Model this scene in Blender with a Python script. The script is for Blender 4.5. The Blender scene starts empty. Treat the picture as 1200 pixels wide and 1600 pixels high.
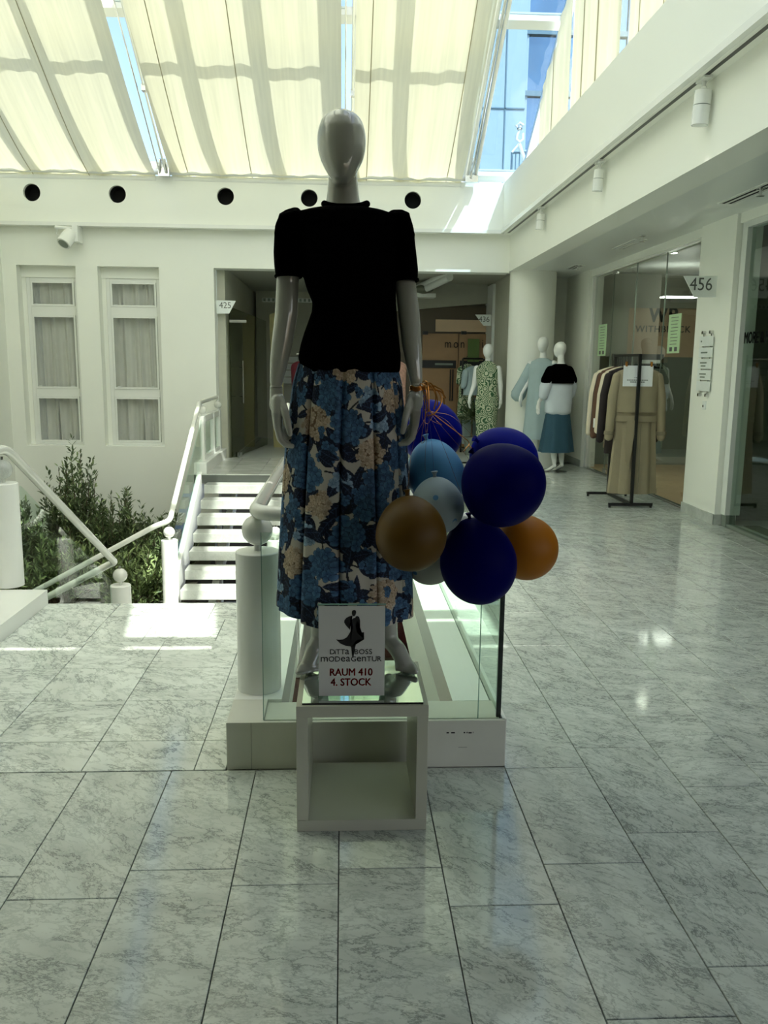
import bpy, bmesh, math, random
import numpy as np
from mathutils import Vector, Matrix
random.seed(7); np.random.seed(7)
S = bpy.context.scene
COL = S.collection

# ------------------------------------------------------------------ camera
CF, CP, CY, CR, CH = 1318.0, .1726, .0494, .01077, 1.46
fw = Vector((math.sin(CY)*math.cos(CP), math.cos(CY)*math.cos(CP), -math.sin(CP)))
rt0 = Vector((math.cos(CY), -math.sin(CY), 0)); up0 = rt0.cross(fw)
rt = math.cos(CR)*rt0 + math.sin(CR)*up0; up = -math.sin(CR)*rt0 + math.cos(CR)*up0
cd = bpy.data.cameras.new('camera'); cam = bpy.data.objects.new('camera', cd); COL.objects.link(cam)
cd.sensor_fit = 'HORIZONTAL'; cd.sensor_width = 27.0; cd.lens = 27.0*CF/1200; cd.clip_start = .05; cd.clip_end = 200
cam.matrix_world = Matrix(((rt.x, up.x, -fw.x, 0), (rt.y, up.y, -fw.y, 0), (rt.z, up.z, -fw.z, CH), (0, 0, 0, 1)))
S.camera = cam
def ray(x, y): x = float(x); y = float(y); return (x-600)/CF*rt - (y-800)/CF*up + fw
def at(x, y, Y):
    d = ray(x, y); return d*(float(Y)/d.y) + Vector((0, 0, CH))
def atx(x, y, X):
    d = ray(x, y); return d*(X/d.x) + Vector((0, 0, CH))
def atz(x, y, Z):
    d = ray(x, y); return d*((Z-CH)/d.z) + Vector((0, 0, CH))

# ------------------------------------------------------------------ sky, sun, exposure
W = bpy.data.worlds.new('sky'); S.world = W; W.use_nodes = True
wn = W.node_tree; wn.nodes.clear()
so = wn.nodes.new('ShaderNodeOutputWorld'); sb = wn.nodes.new('ShaderNodeBackground'); st = wn.nodes.new('ShaderNodeTexSky')
st.sky_type = 'NISHITA'; st.sun_disc = False; st.sun_elevation = math.radians(59.6); st.sun_rotation = math.radians(143); st.air_density = 1.0; st.dust_density = 4.0
wn.links.new(st.outputs[0], sb.inputs[0]); wn.links.new(sb.outputs[0], so.inputs[0]); sb.inputs[1].default_value = .42
SUN_DIR = Vector((-.755, 1, -2.14)).normalized()
sl = bpy.data.lights.new('sun', 'SUN'); sl.energy = 9.5; sl.angle = math.radians(.6); sl.color = (1, .96, .86)
sun = bpy.data.objects.new('sun', sl); COL.objects.link(sun); sun.rotation_euler = SUN_DIR.to_track_quat('-Z', 'Y').to_euler(); sun.location = (4, -4, 15)
S.view_settings.view_transform = 'Standard'; S.view_settings.look = 'None'; S.view_settings.gamma = 1; S.view_settings.use_curve_mapping = False
S.view_settings.exposure = 0.26
c = S.cycles
c.max_bounces = 12; c.diffuse_bounces = 8; c.glossy_bounces = 4; c.transmission_bounces = 6; c.transparent_max_bounces = 16
c.caustics_reflective = False; c.caustics_refractive = False; c.sample_clamp_indirect = 6; c.use_denoising = True
try: c.denoiser = 'OPENIMAGEDENOISE'
except Exception: pass

# ------------------------------------------------------------------ materials
def lin(v):
    v /= 255.0
    return v/12.92 if v <= .04045 else ((v+.055)/1.055)**2.4
def rgb(r, g, b): return (lin(r), lin(g), lin(b), 1)
def new_mat(name):
    m = bpy.data.materials.new(name); m.use_nodes = True; n = m.node_tree
    return m, n, n.nodes['Principled BSDF'], n.nodes['Material Output']
def P(name, col, rough=.5, metal=0., spec=.5, noise=.04, scale=9., bump=0., bscale=60., coat=0., sheen=0., emit=None, es=1.):
    m, n, b, o = new_mat(name)
    b.inputs['Roughness'].default_value = rough; b.inputs['Metallic'].default_value = metal
    b.inputs['Specular IOR Level'].default_value = spec; b.inputs['Coat Weight'].default_value = coat
    b.inputs['Sheen Weight'].default_value = sheen
    tc = n.nodes.new('ShaderNodeTexCoord')
    nz = n.nodes.new('ShaderNodeTexNoise'); nz.inputs['Scale'].default_value = scale; nz.inputs['Detail'].default_value = 4
    n.links.new(tc.outputs['Object'], nz.inputs['Vector'])
    mx = n.nodes.new('ShaderNodeMix'); mx.data_type = 'RGBA'
    mx.inputs[6].default_value = tuple(max(0, v*(1-noise*2)) for v in col[:3])+(1,); mx.inputs[7].default_value = tuple(min(1, v*(1+noise*2)) for v in col[:3])+(1,)
    n.links.new(nz.outputs[0], mx.inputs[0]); n.links.new(mx.outputs[2], b.inputs['Base Color'])
    if bump:
        n2 = n.nodes.new('ShaderNodeTexNoise'); n2.inputs['Scale'].default_value = bscale; n.links.new(tc.outputs['Object'], n2.inputs['Vector'])
        bp = n.nodes.new('ShaderNodeBump'); bp.inputs['Strength'].default_value = bump; bp.inputs['Distance'].default_value = .01
        n.links.new(n2.outputs[0], bp.inputs['Height']); n.links.new(bp.outputs[0], b.inputs['Normal'])
    if emit:
        b.inputs['Emission Color'].default_value = emit; b.inputs['Emission Strength'].default_value = es
    return m
def glass_mat(name, tint, refl=1.0, rough=.0, f0=1.5):
    m, n, b, o = new_mat(name); n.nodes.remove(b)
    t = n.nodes.new('ShaderNodeBsdfTransparent'); t.inputs[0].default_value = tint
    g = n.nodes.new('ShaderNodeBsdfGlossy'); g.inputs['Roughness'].default_value = rough; g.inputs[0].default_value = (refl, refl, refl, 1)
    fr = n.nodes.new('ShaderNodeFresnel'); fr.inputs[0].default_value = f0
    mx = n.nodes.new('ShaderNodeMixShader')
    ge = n.nodes.new('ShaderNodeNewGeometry'); inv = n.nodes.new('ShaderNodeMath'); inv.operation = 'SUBTRACT'; inv.inputs[0].default_value = 1; n.links.new(ge.outputs['Backfacing'], inv.inputs[1])
    mu = n.nodes.new('ShaderNodeMath'); mu.operation = 'MULTIPLY'; n.links.new(fr.outputs[0], mu.inputs[0]); n.links.new(inv.outputs[0], mu.inputs[1])      # the far face of a pane only lets light out
    n.links.new(mu.outputs[0], mx.inputs[0]); n.links.new(t.outputs[0], mx.inputs[1]); n.links.new(g.outputs[0], mx.inputs[2]); n.links.new(mx.outputs[0], o.inputs[0])
    return m
def marble(name, base, vein, dark, scale=1., rough=.14, strength=.55, per_object=True):
    m, n, b, o = new_mat(name); L = n.links.new
    tc = n.nodes.new('ShaderNodeTexCoord'); oi = n.nodes.new('ShaderNodeObjectInfo')
    mul = n.nodes.new('ShaderNodeVectorMath'); mul.operation = 'MULTIPLY_ADD'
    vs = n.nodes.new('ShaderNodeCombineXYZ')
    for i, k in enumerate((37., 91., 17.)):
        mm = n.nodes.new('ShaderNodeMath'); mm.operation = 'MULTIPLY'; mm.inputs[1].default_value = k if per_object else 0
        L(oi.outputs['Random'], mm.inputs[0]); L(mm.outputs[0], vs.inputs[i])
    ad = n.nodes.new('ShaderNodeVectorMath'); ad.operation = 'ADD'; L(tc.outputs['Object'], ad.inputs[0]); L(vs.outputs[0], ad.inputs[1])
    # turn the grain a little from slab to slab
    rot = n.nodes.new('ShaderNodeVectorRotate'); rot.rotation_type = 'Z_AXIS'; L(ad.outputs[0], rot.inputs['Vector'])
    ra = n.nodes.new('ShaderNodeMath'); ra.operation = 'MULTIPLY'; ra.inputs[1].default_value = 1.1 if per_object else 0; L(oi.outputs['Random'], ra.inputs[0]); L(ra.outputs[0], rot.inputs['Angle'])
    mp = n.nodes.new('ShaderNodeMapping'); mp.inputs['Scale'].default_value = (scale, scale*2.0, scale); mp.inputs['Rotation'].default_value = (0, 0, .5); L(rot.outputs[0], mp.inputs[0])
    def vein_tex(sc, det, dist, lo, hi):
        nz = n.nodes.new('ShaderNodeTexNoise'); nz.inputs['Scale'].default_value = sc; nz.inputs['Detail'].default_value = det; nz.inputs['Roughness'].default_value = .70; nz.inputs['Distortion'].default_value = dist
        L(mp.outputs[0], nz.inputs['Vector'])
        s = n.nodes.new('ShaderNodeMath'); s.operation = 'SUBTRACT'; s.inputs[1].default_value = .5; L(nz.outputs[0], s.inputs[0])
        a = n.nodes.new('ShaderNodeMath'); a.operation = 'ABSOLUTE'; L(s.outputs[0], a.inputs[0])
        r = n.nodes.new('ShaderNodeMapRange'); r.inputs[1].default_value = lo; r.inputs[2].default_value = hi; r.inputs[3].default_value = 1; r.inputs[4].default_value = 0; L(a.outputs[0], r.inputs[0])
        return r.outputs[0]
    v1 = vein_tex(2.6, 12, .25, 0, .020); v2 = vein_tex(6.5, 12, .3, 0, .040)
    cl = n.nodes.new('ShaderNodeTexNoise'); cl.inputs['Scale'].default_value = 2.2; cl.inputs['Detail'].default_value = 5; L(mp.outputs[0], cl.inputs['Vector'])
    c0 = n.nodes.new('ShaderNodeMix'); c0.data_type = 'RGBA'; c0.inputs[6].default_value = tuple(v*1.06 for v in base[:3])+(1,); c0.inputs[7].default_value = tuple(v*.80 for v in base[:3])+(1,)
    cr = n.nodes.new('ShaderNodeMapRange'); cr.inputs[1].default_value = .35; cr.inputs[2].default_value = .7; L(cl.outputs[0], cr.inputs[0]); L(cr.outputs[0], c0.inputs[0])
    def over(prev, fac, col, k):
        mk = n.nodes.new('ShaderNodeMath'); mk.operation = 'MULTIPLY'; mk.inputs[1].default_value = k; L(fac, mk.inputs[0])
        mx = n.nodes.new('ShaderNodeMix'); mx.data_type = 'RGBA'; mx.inputs[7].default_value = col; L(prev, mx.inputs[6]); L(mk.outputs[0], mx.inputs[0]); return mx.outputs[2]
    mod = n.nodes.new('ShaderNodeMath'); mod.operation = 'MULTIPLY'; L(v1, mod.inputs[0]); L(cl.outputs[0], mod.inputs[1])
    x = over(c0.outputs[2], v2, vein, strength*.55); x = over(x, mod.outputs[0], dark, strength*1.5)
    L(x, b.inputs['Base Color']); b.inputs['Roughness'].default_value = rough
    return m
M = {}
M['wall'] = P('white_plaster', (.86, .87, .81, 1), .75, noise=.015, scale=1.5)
M['beam'] = P('white_beam_paint', (.86, .87, .81, 1), .55, noise=.01, scale=1.2)
M['soffit'] = P('white_soffit_paint', (.72, .745, .72, 1), .35, noise=.02, scale=.8)
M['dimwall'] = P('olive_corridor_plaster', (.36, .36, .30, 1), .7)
M['corridor'] = P('olive_wall_paint', (.52, .52, .43, 1), .7)
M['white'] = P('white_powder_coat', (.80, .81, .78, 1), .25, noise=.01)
M['whitegloss'] = P('glossy_white_lacquer', (.72, .73, .68, 1), .12, noise=.01, coat=.5)
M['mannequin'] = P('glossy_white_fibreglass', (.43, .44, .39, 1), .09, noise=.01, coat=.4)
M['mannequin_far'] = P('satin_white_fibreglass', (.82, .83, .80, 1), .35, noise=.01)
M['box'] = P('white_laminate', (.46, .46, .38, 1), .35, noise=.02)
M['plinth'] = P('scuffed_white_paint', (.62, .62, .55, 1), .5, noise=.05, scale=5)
M['scuff'] = P('black_scuff', (.02, .02, .02, 1), .9)
M['grout'] = P('dark_grout', (.10, .11, .10, 1), .8)
M['tile'] = marble('carrara_marble', (.60, .64, .60, 1), (.27, .31, .29, 1), (.11, .12, .115, 1), 1.9, strength=.85, rough=.08)
M['tile_land'] = marble('landing_marble', (.68, .72, .68, 1), (.26, .30, .28, 1), (.14, .16, .15, 1), 1.0, strength=.9, rough=.09)
M['tread'] = marble('tread_marble', (.56, .58, .55, 1), (.40, .42, .40, 1), (.3, .32, .3, 1), 1.0, strength=.35)
M['skirting'] = marble('skirting_marble', (.55, .58, .55, 1), (.35, .38, .36, 1), (.3, .3, .3, 1), 2., strength=.5)
M['glass'] = glass_mat('clear_green_glass', (.90, .965, .93, 1), f0=1.5)
M['glass_edge'] = P('green_glass_edge', (.25, .42, .36, 1), .1)
M['roofglass'] = glass_mat('roof_glass', (.89, .93, .92, 1), .8)
M['bluetint'] = glass_mat('blue_tinted_roof_glass', (.60, .72, .79, 1), .8)
M['shopglass'] = glass_mat('shop_glass', (.80, .86, .82, 1), f0=1.55)
M['winglass'] = glass_mat('window_glass', (.90, .90, .89, 1), f0=1.6)
M['black'] = P('black_metal', (.008, .008, .008, 1), .35)
M['blackcloth'] = P('black_jersey', (.0008, .0008, .0008, 1), 1.0, spec=.01, bump=.3, bscale=90)
M['hole'] = P('black_hole_shade', (.003, .003, .003, 1), .9)  # black colour stands for the shade inside holes and slots
M['chrome'] = P('polished_steel', (.7, .7, .7, 1), .15, 1.)
M['gold'] = P('copper_gold_ribbon', (.62, .27, .06, 1), .25, .6)
M['bluerib'] = P('blue_ribbon', (.02, .03, .30, 1), .3, .3)
M['seam'] = P('brown_shade_seam', (.42, .37, .22, 1), .8)
M['brownfloor'] = P('brown_carpet', (.13, .065, .05, 1), .9, bump=.2)
M['redfloor'] = P('dark_red_panel', (.10, .008, .01, 1), .8)
M['soil'] = P('planting_soil', (.05, .045, .03, 1), .95, bump=.6)
M['wood'] = P('oak_boards', (.42, .28, .14, 1), .45, noise=.12, scale=3)
M['browndoor'] = P('brown_panel', (.32, .19, .09, 1), .45, noise=.05)
M['tan'] = P('tan_wall_panel', (.58, .42, .28, 1), .6)
M['greyfilm'] = P('grey_green_wall', (.20, .235, .20, 1), .6)
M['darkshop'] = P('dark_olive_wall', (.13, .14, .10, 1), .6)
M['paper'] = P('white_paper', (.82, .84, .86, 1), .7)
M['card'] = P('white_sign_card', (.62, .62, .60, 1), .55, noise=.01)
M['ink'] = P('black_ink', (.006, .006, .006, 1), .8)
M['redink'] = P('red_ink', (.42, .012, .015, 1), .7)
M['greyink'] = P('grey_lettering', (.10, .11, .10, 1), .6)
M['greenpaper'] = P('pale_green_paper', (.52, .72, .45, 1), .7)
M['signwhite'] = P('white_acrylic', (.80, .84, .82, 1), .3)
M['trench'] = P('khaki_trench_cloth', (.30, .255, .165, 1), .85, bump=.15)
M['trenchdark'] = P('khaki_seam_shadow', (.20, .17, .11, 1), .85)
M['cream'] = P('cream_cloth', (.66, .58, .44, 1), .85)
M['brown'] = P('brown_suede', (.10, .045, .025, 1), .85)
M['taupe'] = P('taupe_cloth', (.24, .19, .13, 1), .85)
M['darkcloth'] = P('near_black_cloth', (.02, .014, .014, 1), .9)
M['teal'] = P('dark_teal_cloth', (.022, .075, .115, 1), .8)
M['stripe'] = P('pale_striped_cotton', (.60, .66, .72, 1), .85)
M['denim'] = P('pale_denim', (.36, .46, .48, 1), .85)
M['redcloth'] = P('dark_red_cloth', (.09, .005, .012, 1), .85)
M['pinkcloth'] = P('pink_beige_cloth', (.55, .32, .25, 1), .85, noise=.3, scale=30)
M['navy'] = P('balloon_navy', (.0008, .001, .075, 1), .5, spec=.03, noise=0.)
M['royal'] = P('balloon_royal', (.002, .006, .22, 1), .5, spec=.05, noise=0.)
M['bgold'] = P('balloon_gold', (.095, .048, .003, 1), .48, spec=.22, noise=0.)
M['borange'] = P('balloon_orange', (.36, .125, .003, 1), .48, spec=.22, noise=0.)
M['blight'] = P('balloon_light_blue', (.10, .31, .58, 1), .48, spec=.22, noise=0.)
M['bwhite'] = P('balloon_white', (.33, .42, .46, 1), .48, spec=.22, noise=0.)
M['bcream'] = P('balloon_cream_white', (.50, .50, .44, 1), .5, spec=.1, noise=0.)
M['dot'] = P('blue_dot', (.08, .22, .42, 1), .35)
M['curtain'] = P('grey_curtain', (.80, .81, .77, 1), .9)
M['leafd'] = P('dark_olive_leaf', (.085, .125, .05, 1), .45, noise=.35, scale=6)
M['leafl'] = P('light_green_leaf', (.26, .34, .14, 1), .45, noise=.3, scale=6)
M['stem'] = P('woody_stem', (.10, .075, .045, 1), .8)
M['lampglow'] = P('lit_downlight', (1, 1, 1, 1), .5, emit=(1, .97, .9, 1), es=12)
M['warmglow'] = P('lamplit_panel_tint', (.40, .36, .16, 1), .6)  # yellow tint stands for lamp light falling on the partition
M['bld_pale'] = P('pale_facade_panel', (.38, .47, .52, 1), .5)
M['bld_line'] = P('facade_joint', (.14, .22, .28, 1), .5)
M['bld_glass'] = P('facade_glass', (.20, .30, .40, 1), .06, metal=.85, noise=.25, scale=.6)
M['floorgrey'] = P('plain_grey_stone', (.5, .54, .5, 1), .3)
def fabric_mat(name, col, k=.62):
    m, n, b, o = new_mat(name); n.nodes.remove(b); L = n.links.new
    tc = n.nodes.new('ShaderNodeTexCoord'); mp = n.nodes.new('ShaderNodeMapping'); mp.inputs['Scale'].default_value = (30, 1.2, 1.2); L(tc.outputs['Object'], mp.inputs[0])
    nz = n.nodes.new('ShaderNodeTexNoise'); nz.inputs['Scale'].default_value = 1.0; nz.inputs['Detail'].default_value = 6; L(mp.outputs[0], nz.inputs[0])
    mx = n.nodes.new('ShaderNodeMix'); mx.data_type = 'RGBA'; mx.inputs[6].default_value = tuple(v*.86 for v in col[:3])+(1,); mx.inputs[7].default_value = tuple(min(1, v*1.1) for v in col[:3])+(1,); L(nz.outputs[0], mx.inputs[0])
    t = n.nodes.new('ShaderNodeBsdfTranslucent'); d = n.nodes.new('ShaderNodeBsdfDiffuse'); L(mx.outputs[2], t.inputs[0]); L(mx.outputs[2], d.inputs[0])
    s = n.nodes.new('ShaderNodeMixShader'); s.inputs[0].default_value = k; L(d.outputs[0], s.inputs[1]); L(t.outputs[0], s.inputs[2]); L(s.outputs[0], o.inputs[0])
    return m
M['shade'] = fabric_mat('cream_sun_shade', (.83, .80, .62, 1), .30)
M['fillshade'] = fabric_mat('unseen_fill_shade', (.88, .88, .76, 1), .60)  # brighter cloth for unseen shades, added to light the back wall

# ------------------------------------------------------------------ mesh helpers
class MB:
    def __init__(s): s.v = []; s.f = []
    def box(s, x0, x1, y0, y1, z0, z1):
        b = len(s.v); s.v += [(x, y, z) for z in (z0, z1) for y in (y0, y1) for x in (x0, x1)]
        s.f += [tuple(b+i for i in q) for q in ((0, 2, 3, 1), (4, 5, 7, 6), (0, 1, 5, 4), (2, 6, 7, 3), (0, 4, 6, 2), (1, 3, 7, 5))]; return s
    def rings(s, rings, close=True, cap=True):
        b = len(s.v); n = len(rings[0])
        for r in rings: s.v += [tuple(p) for p in r]
        for i in range(len(rings)-1):
            for j in range(n if close else n-1):
                k = (j+1) % n; s.f.append((b+i*n+j, b+i*n+k, b+(i+1)*n+k, b+(i+1)*n+j))
        if cap:
            s.f.append(tuple(b+j for j in range(n-1, -1, -1))); e = b+(len(rings)-1)*n; s.f.append(tuple(e+j for j in range(n)))
        return s
    def tube(s, pts, r, n=12, flat=None, caps=True):
        pts = [Vector(p) for p in pts]; m = len(pts); rs = r if isinstance(r, (list, tuple)) else [r]*m
        out = []; ref = None
        for i, p in enumerate(pts):
            t = (pts[min(i+1, m-1)]-pts[max(i-1, 0)]).normalized()
            if ref is None:
                ref = Vector((0, 0, 1)) if abs(t.z) < .9 else Vector((0, 1, 0))
            a = (ref - t*ref.dot(t)).normalized(); ref = a; bb = t.cross(a)
            q = rs[i]; fl = flat if flat else 1.
            out.append([p + a*math.cos(2*math.pi*j/n)*q + bb*math.sin(2*math.pi*j/n)*q*fl for j in range(n)])
        return s.rings(out, cap=caps)
    def cyl(s, cx, cy, z0, z1, r, n=32, r2=None):
        r2 = r if r2 is None else r2
        return s.rings([[(cx+q*math.cos(2*math.pi*j/n), cy+q*math.sin(2*math.pi*j/n), z) for j in range(n)] for z, q in ((z0, r), (z1, r2))])
    def lathe(s, cx, cy, prof, n=32):
        return s.rings([[(cx+q*math.cos(2*math.pi*j/n), cy+q*math.sin(2*math.pi*j/n), z) for j in range(n)] for q, z in prof])
    def ball(s, c, rx, ry=None, rz=None, n=24, m=14):
        ry = ry or rx; rz = rz or rx
        return s.rings([[(c[0]+rx*math.sin(a)*math.cos(2*math.pi*j/n), c[1]+ry*math.sin(a)*math.sin(2*math.pi*j/n), c[2]+rz*math.cos(a)) for j in range(n)] for a in [math.pi*(i+.02)/(m+.04) for i in range(m+1)]][::-1])
    def caps(s, pts, rs, n=14, sub=4):
        """a rounded limb: rings along the pts with half-sphere ends"""
        pts = [Vector(p) for p in pts]
        P2 = []; R2 = []
        t0 = (pts[0]-pts[1]).normalized(); t1 = (pts[-1]-pts[-2]).normalized()
        for k in (1., .8, .5): P2.append(pts[0]+t0*rs[0]*k); R2.append(rs[0]*math.sqrt(max(.0004, 1-k*k)))
        for i, p in enumerate(pts): P2.append(p); R2.append(rs[i])
        for k in (.5, .8, 1.): P2.append(pts[-1]+t1*rs[-1]*k); R2.append(rs[-1]*math.sqrt(max(.0004, 1-k*k)))
        return s.tube(P2, R2, n)
    def prism(s, poly, d):
        """poly: list of 3d points; d: extrusion vector"""
        b = len(s.v); n = len(poly); d = Vector(d)
        s.v += [tuple(p) for p in poly] + [tuple(Vector(p)+d) for p in poly]
        s.f.append(tuple(b+i for i in range(n-1, -1, -1))); s.f.append(tuple(b+n+i for i in range(n)))
        s.f += [(b+i, b+(i+1) % n, b+n+(i+1) % n, b+n+i) for i in range(n)]; return s
    def grid(s, fn, nu, nv):
        b = len(s.v)
        for i in range(nv+1):
            for j in range(nu+1): s.v.append(tuple(fn(j/nu, i/nv)))
        for i in range(nv):
            for j in range(nu):
                a = b+i*(nu+1)+j; s.f.append((a, a+1, a+nu+2, a+nu+1))
        return s
    def mesh(s, name, off=(0, 0, 0)):
        me = bpy.data.meshes.new(name); o = off
        me.from_pydata([(x-o[0], y-o[1], z-o[2]) for x, y, z in s.v], [], s.f); me.update()
        bm = bmesh.new(); bm.from_mesh(me); bmesh.ops.recalc_face_normals(bm, faces=bm.faces); bm.to_mesh(me); bm.free()
        return me
def origin_of(par):
    return par.get('_o', (0, 0, 0)) if par else (0, 0, 0)
def wpos(o):
    p = Vector(o.location)
    while o.parent: o = o.parent; p += Vector(o.location)
    return p
def link(name, me, mat, parent=None, loc=(0, 0, 0), smooth=False, label=None):
    o = bpy.data.objects.new(name, me); COL.objects.link(o); o.location = loc
    if mat is not None and len(me.materials) == 0: me.materials.append(mat)
    if parent: o.parent = parent
    if smooth:
        me.polygons.foreach_set('use_smooth', [True]*len(me.polygons))
        try: me.set_sharp_from_angle(angle=math.radians(40))
        except Exception: pass
    if label: o['label'] = label
    return o
def build(mb, name, mat, parent=None, smooth=False, label=None, bevel=0, org=None):
    """mb in world coordinates; the object's origin sits at org (or its parent's place)"""
    if org is None: org = wpos(parent) if parent else Vector((0, 0, 0))
    me = mb.mesh(name, org); loc = (0, 0, 0) if parent is None else (0, 0, 0)
    if parent is None: loc = tuple(org)
    else:
        loc = tuple(Vector(org)-wpos(parent))
    o = link(name, me, mat, parent, loc, smooth, label)
    if bevel:
        bv = o.modifiers.new('bevel', 'BEVEL'); bv.width = bevel; bv.segments = 2; bv.limit_method = 'ANGLE'
    return o
def tag(o, label, cat, group=None):
    o['label'] = label; o['category'] = cat
    if group: o['group'] = group
    return o
def thing(name, loc, label, cat, group=None):
    o = bpy.data.objects.new(name, None); COL.objects.link(o); o.location = loc; o.empty_display_size = .1
    return tag(o, label, cat, group)
def struct(mb, name, mat, org=(0, 0, 0), parent=None, smooth=False, bevel=0):
    o = build(mb, name, mat, parent, smooth, bevel=bevel, org=Vector(org) if parent is None else None)
    if parent is None: o['kind'] = 'structure'
    return o
def bake(o):
    """apply an object's modifiers, keeping one plain mesh"""
    dg = bpy.context.evaluated_depsgraph_get(); me = bpy.data.meshes.new_from_object(o.evaluated_get(dg))
    mats = list(o.data.materials); o.modifiers.clear(); o.data = me
    return o
def remesh(o, vox, smooth=6, fac=.5):
    r = o.modifiers.new('r', 'REMESH'); r.mode = 'VOXEL'; r.voxel_size = vox; r.use_smooth_shade = True
    if smooth:
        sm = o.modifiers.new('s', 'SMOOTH'); sm.iterations = smooth; sm.factor = fac
    bpy.context.view_layer.update(); bake(o)
    o.data.polygons.foreach_set('use_smooth', [True]*len(o.data.polygons)); return o
def text(txt, name, mat, parent, pos, size, xdir=(1, 0, 0), ydir=(0, 0, 1), bold=0., align='CENTER', spacing=1., ext=.0004, sx=1., label=None, dbl=0):
    cu = bpy.data.curves.new(name, 'FONT'); cu.body = txt; cu.size = size; cu.align_x = align; cu.extrude = ext; cu.offset = bold; cu.space_character = spacing; cu.resolution_u = 3
    tmp = bpy.data.objects.new(name, cu); COL.objects.link(tmp); bpy.context.view_layer.update()
    dg = bpy.context.evaluated_depsgraph_get(); me = bpy.data.meshes.new_from_object(tmp.evaluated_get(dg)); bpy.data.objects.remove(tmp)
    X = Vector(xdir).normalized(); Yv = Vector(ydir).normalized(); Z = X.cross(Yv)
    me.transform(Matrix(((X.x*sx, Yv.x, Z.x, 0), (X.y*sx, Yv.y, Z.y, 0), (X.z*sx, Yv.z, Z.z, 0), (0, 0, 0, 1))))
    me.materials.clear()
    if dbl:
        bm = bmesh.new()
        for dx, dz in ((-dbl, 0), (dbl, 0), (0, dbl*.6), (0, -dbl*.6)):
            m2 = me.copy(); m2.transform(Matrix.Translation(X*dx+Yv*dz)); bm.from_mesh(m2); bpy.data.meshes.remove(m2)
        bm.to_mesh(me); bm.free()
    o = link(name, me, mat, parent, tuple(Vector(pos)-(wpos(parent) if parent else Vector((0, 0, 0)))), label=label); return o

# ------------------------------------------------------------------ floors
fl = MB()
fl.box(-5, .60, -5, 2.888, -.3, -.012); fl.box(.601, 3.66, -5, 14.0, -.3, -.012)
floor = struct(fl, 'floor', M['grout'])
def slab(w, l, t=.012, bev=.0015):
    mb = MB(); mb.rings([[(x, y, z) for x, y in ((e, e), (w-e, e), (w-e, l-e), (e, l-e))] for z, e in ((-t, 0), (-bev, 0), (0, bev))]); return mb.mesh('tile')
TW, TL, GAP = .3045, .606, .003
cache = {}
def tile(x0, x1, y0, y1, mat, parent, z=0):
    k = (round(x1-x0, 3), round(y1-y0, 3), mat)
    if k not in cache: cache[k] = slab(x1-x0-GAP, y1-y0-GAP)
    o = link('tile', cache[k], M[mat], parent, (x0+GAP/2, y0+GAP/2, z)); return o
phase = {-6: 2.1, -5: 2.3, -4: 2.256, -3: 2.147, -2: 2.275, -1: 2.193, 0: 2.264, 1: 2.081, 2: 2.27, 3: 2.430, 4: 2.72, 5: 2.897, 6: 2.62, 7: 2.72, 8: 2.45, 9: 2.9, 10: 2.6, 11: 2.75}
for k in range(-6, 12):
    x0 = -.010+TW*k; x1 = x0+TW
    if k == 11: x1 = 3.64
    ymax = 2.888 if k < 2 else 12.9
    ymin = .9 if -4 <= k <= 4 else 1.3
    if k >= 6: ymin = 2.9
    y = phase[k]-TL*4
    while y < ymax-.02:
        a, b = max(y, ymin-1.), min(y+TL, ymax)
        if k < 2 and ymax-b < .24: b = ymax       # the last slab runs up to the joint
        if b > ymin and b-a > .02: tile(x0, x1, a, b, 'tile', floor)
        if b == ymax: break
        y += TL
# landing floor by the stairs
lf = MB(); lf.box(-1.80, -.42, 2.89, 5.07, -.25, -.012); landing = struct(lf, 'floor_landing', M['grout'])
ys = [2.892, 3.14, 3.545, 3.95, 4.35, 4.745]
for i in range(5):
    xs = [-1.8, -1.35, -.945, -.54, -.425] if i < 4 else [-1.8, -1.36, -1.07, -.68, -.425]
    for a, b in zip(xs, xs[1:]): tile(a, b, ys[i], ys[i+1], 'tile_land', landing)
for a, b in ((-1.8, -1.36), (-1.36, -.78), (-.78, -.425)): tile(a, b, 4.745, 5.08, 'tile_land', landing)
# far landing (level with the shops behind)
ff = MB(); ff.box(-1.9, .60, 10.78, 12.68, -.06, .052); far_floor = struct(ff, 'floor_far_landing', M['grout'])
for i in range(6):
    for j in range(4):
        tile(-1.9+i*.41, min(.6, -1.9+(i+1)*.41), 10.78+j*.475, 10.78+(j+1)*.475, 'tread', far_floor, z=.064)
sf = MB(); sf.box(-1.87, 3.6, 12.68, 19, -.2, .0); struct(sf, 'floor_shops', M['floorgrey'])
# lower level
low = MB(); low.box(-5, 1.2, 2.5, 13, -3.2, -3.0); struct(low, 'floor_lower', M['brownfloor'])
ml = MB(); ml.box(-1.9, -.66, 7.0, 8.85, -1.2, -1.075); struct(ml, 'floor_mid_landing', M['tread'])

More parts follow.
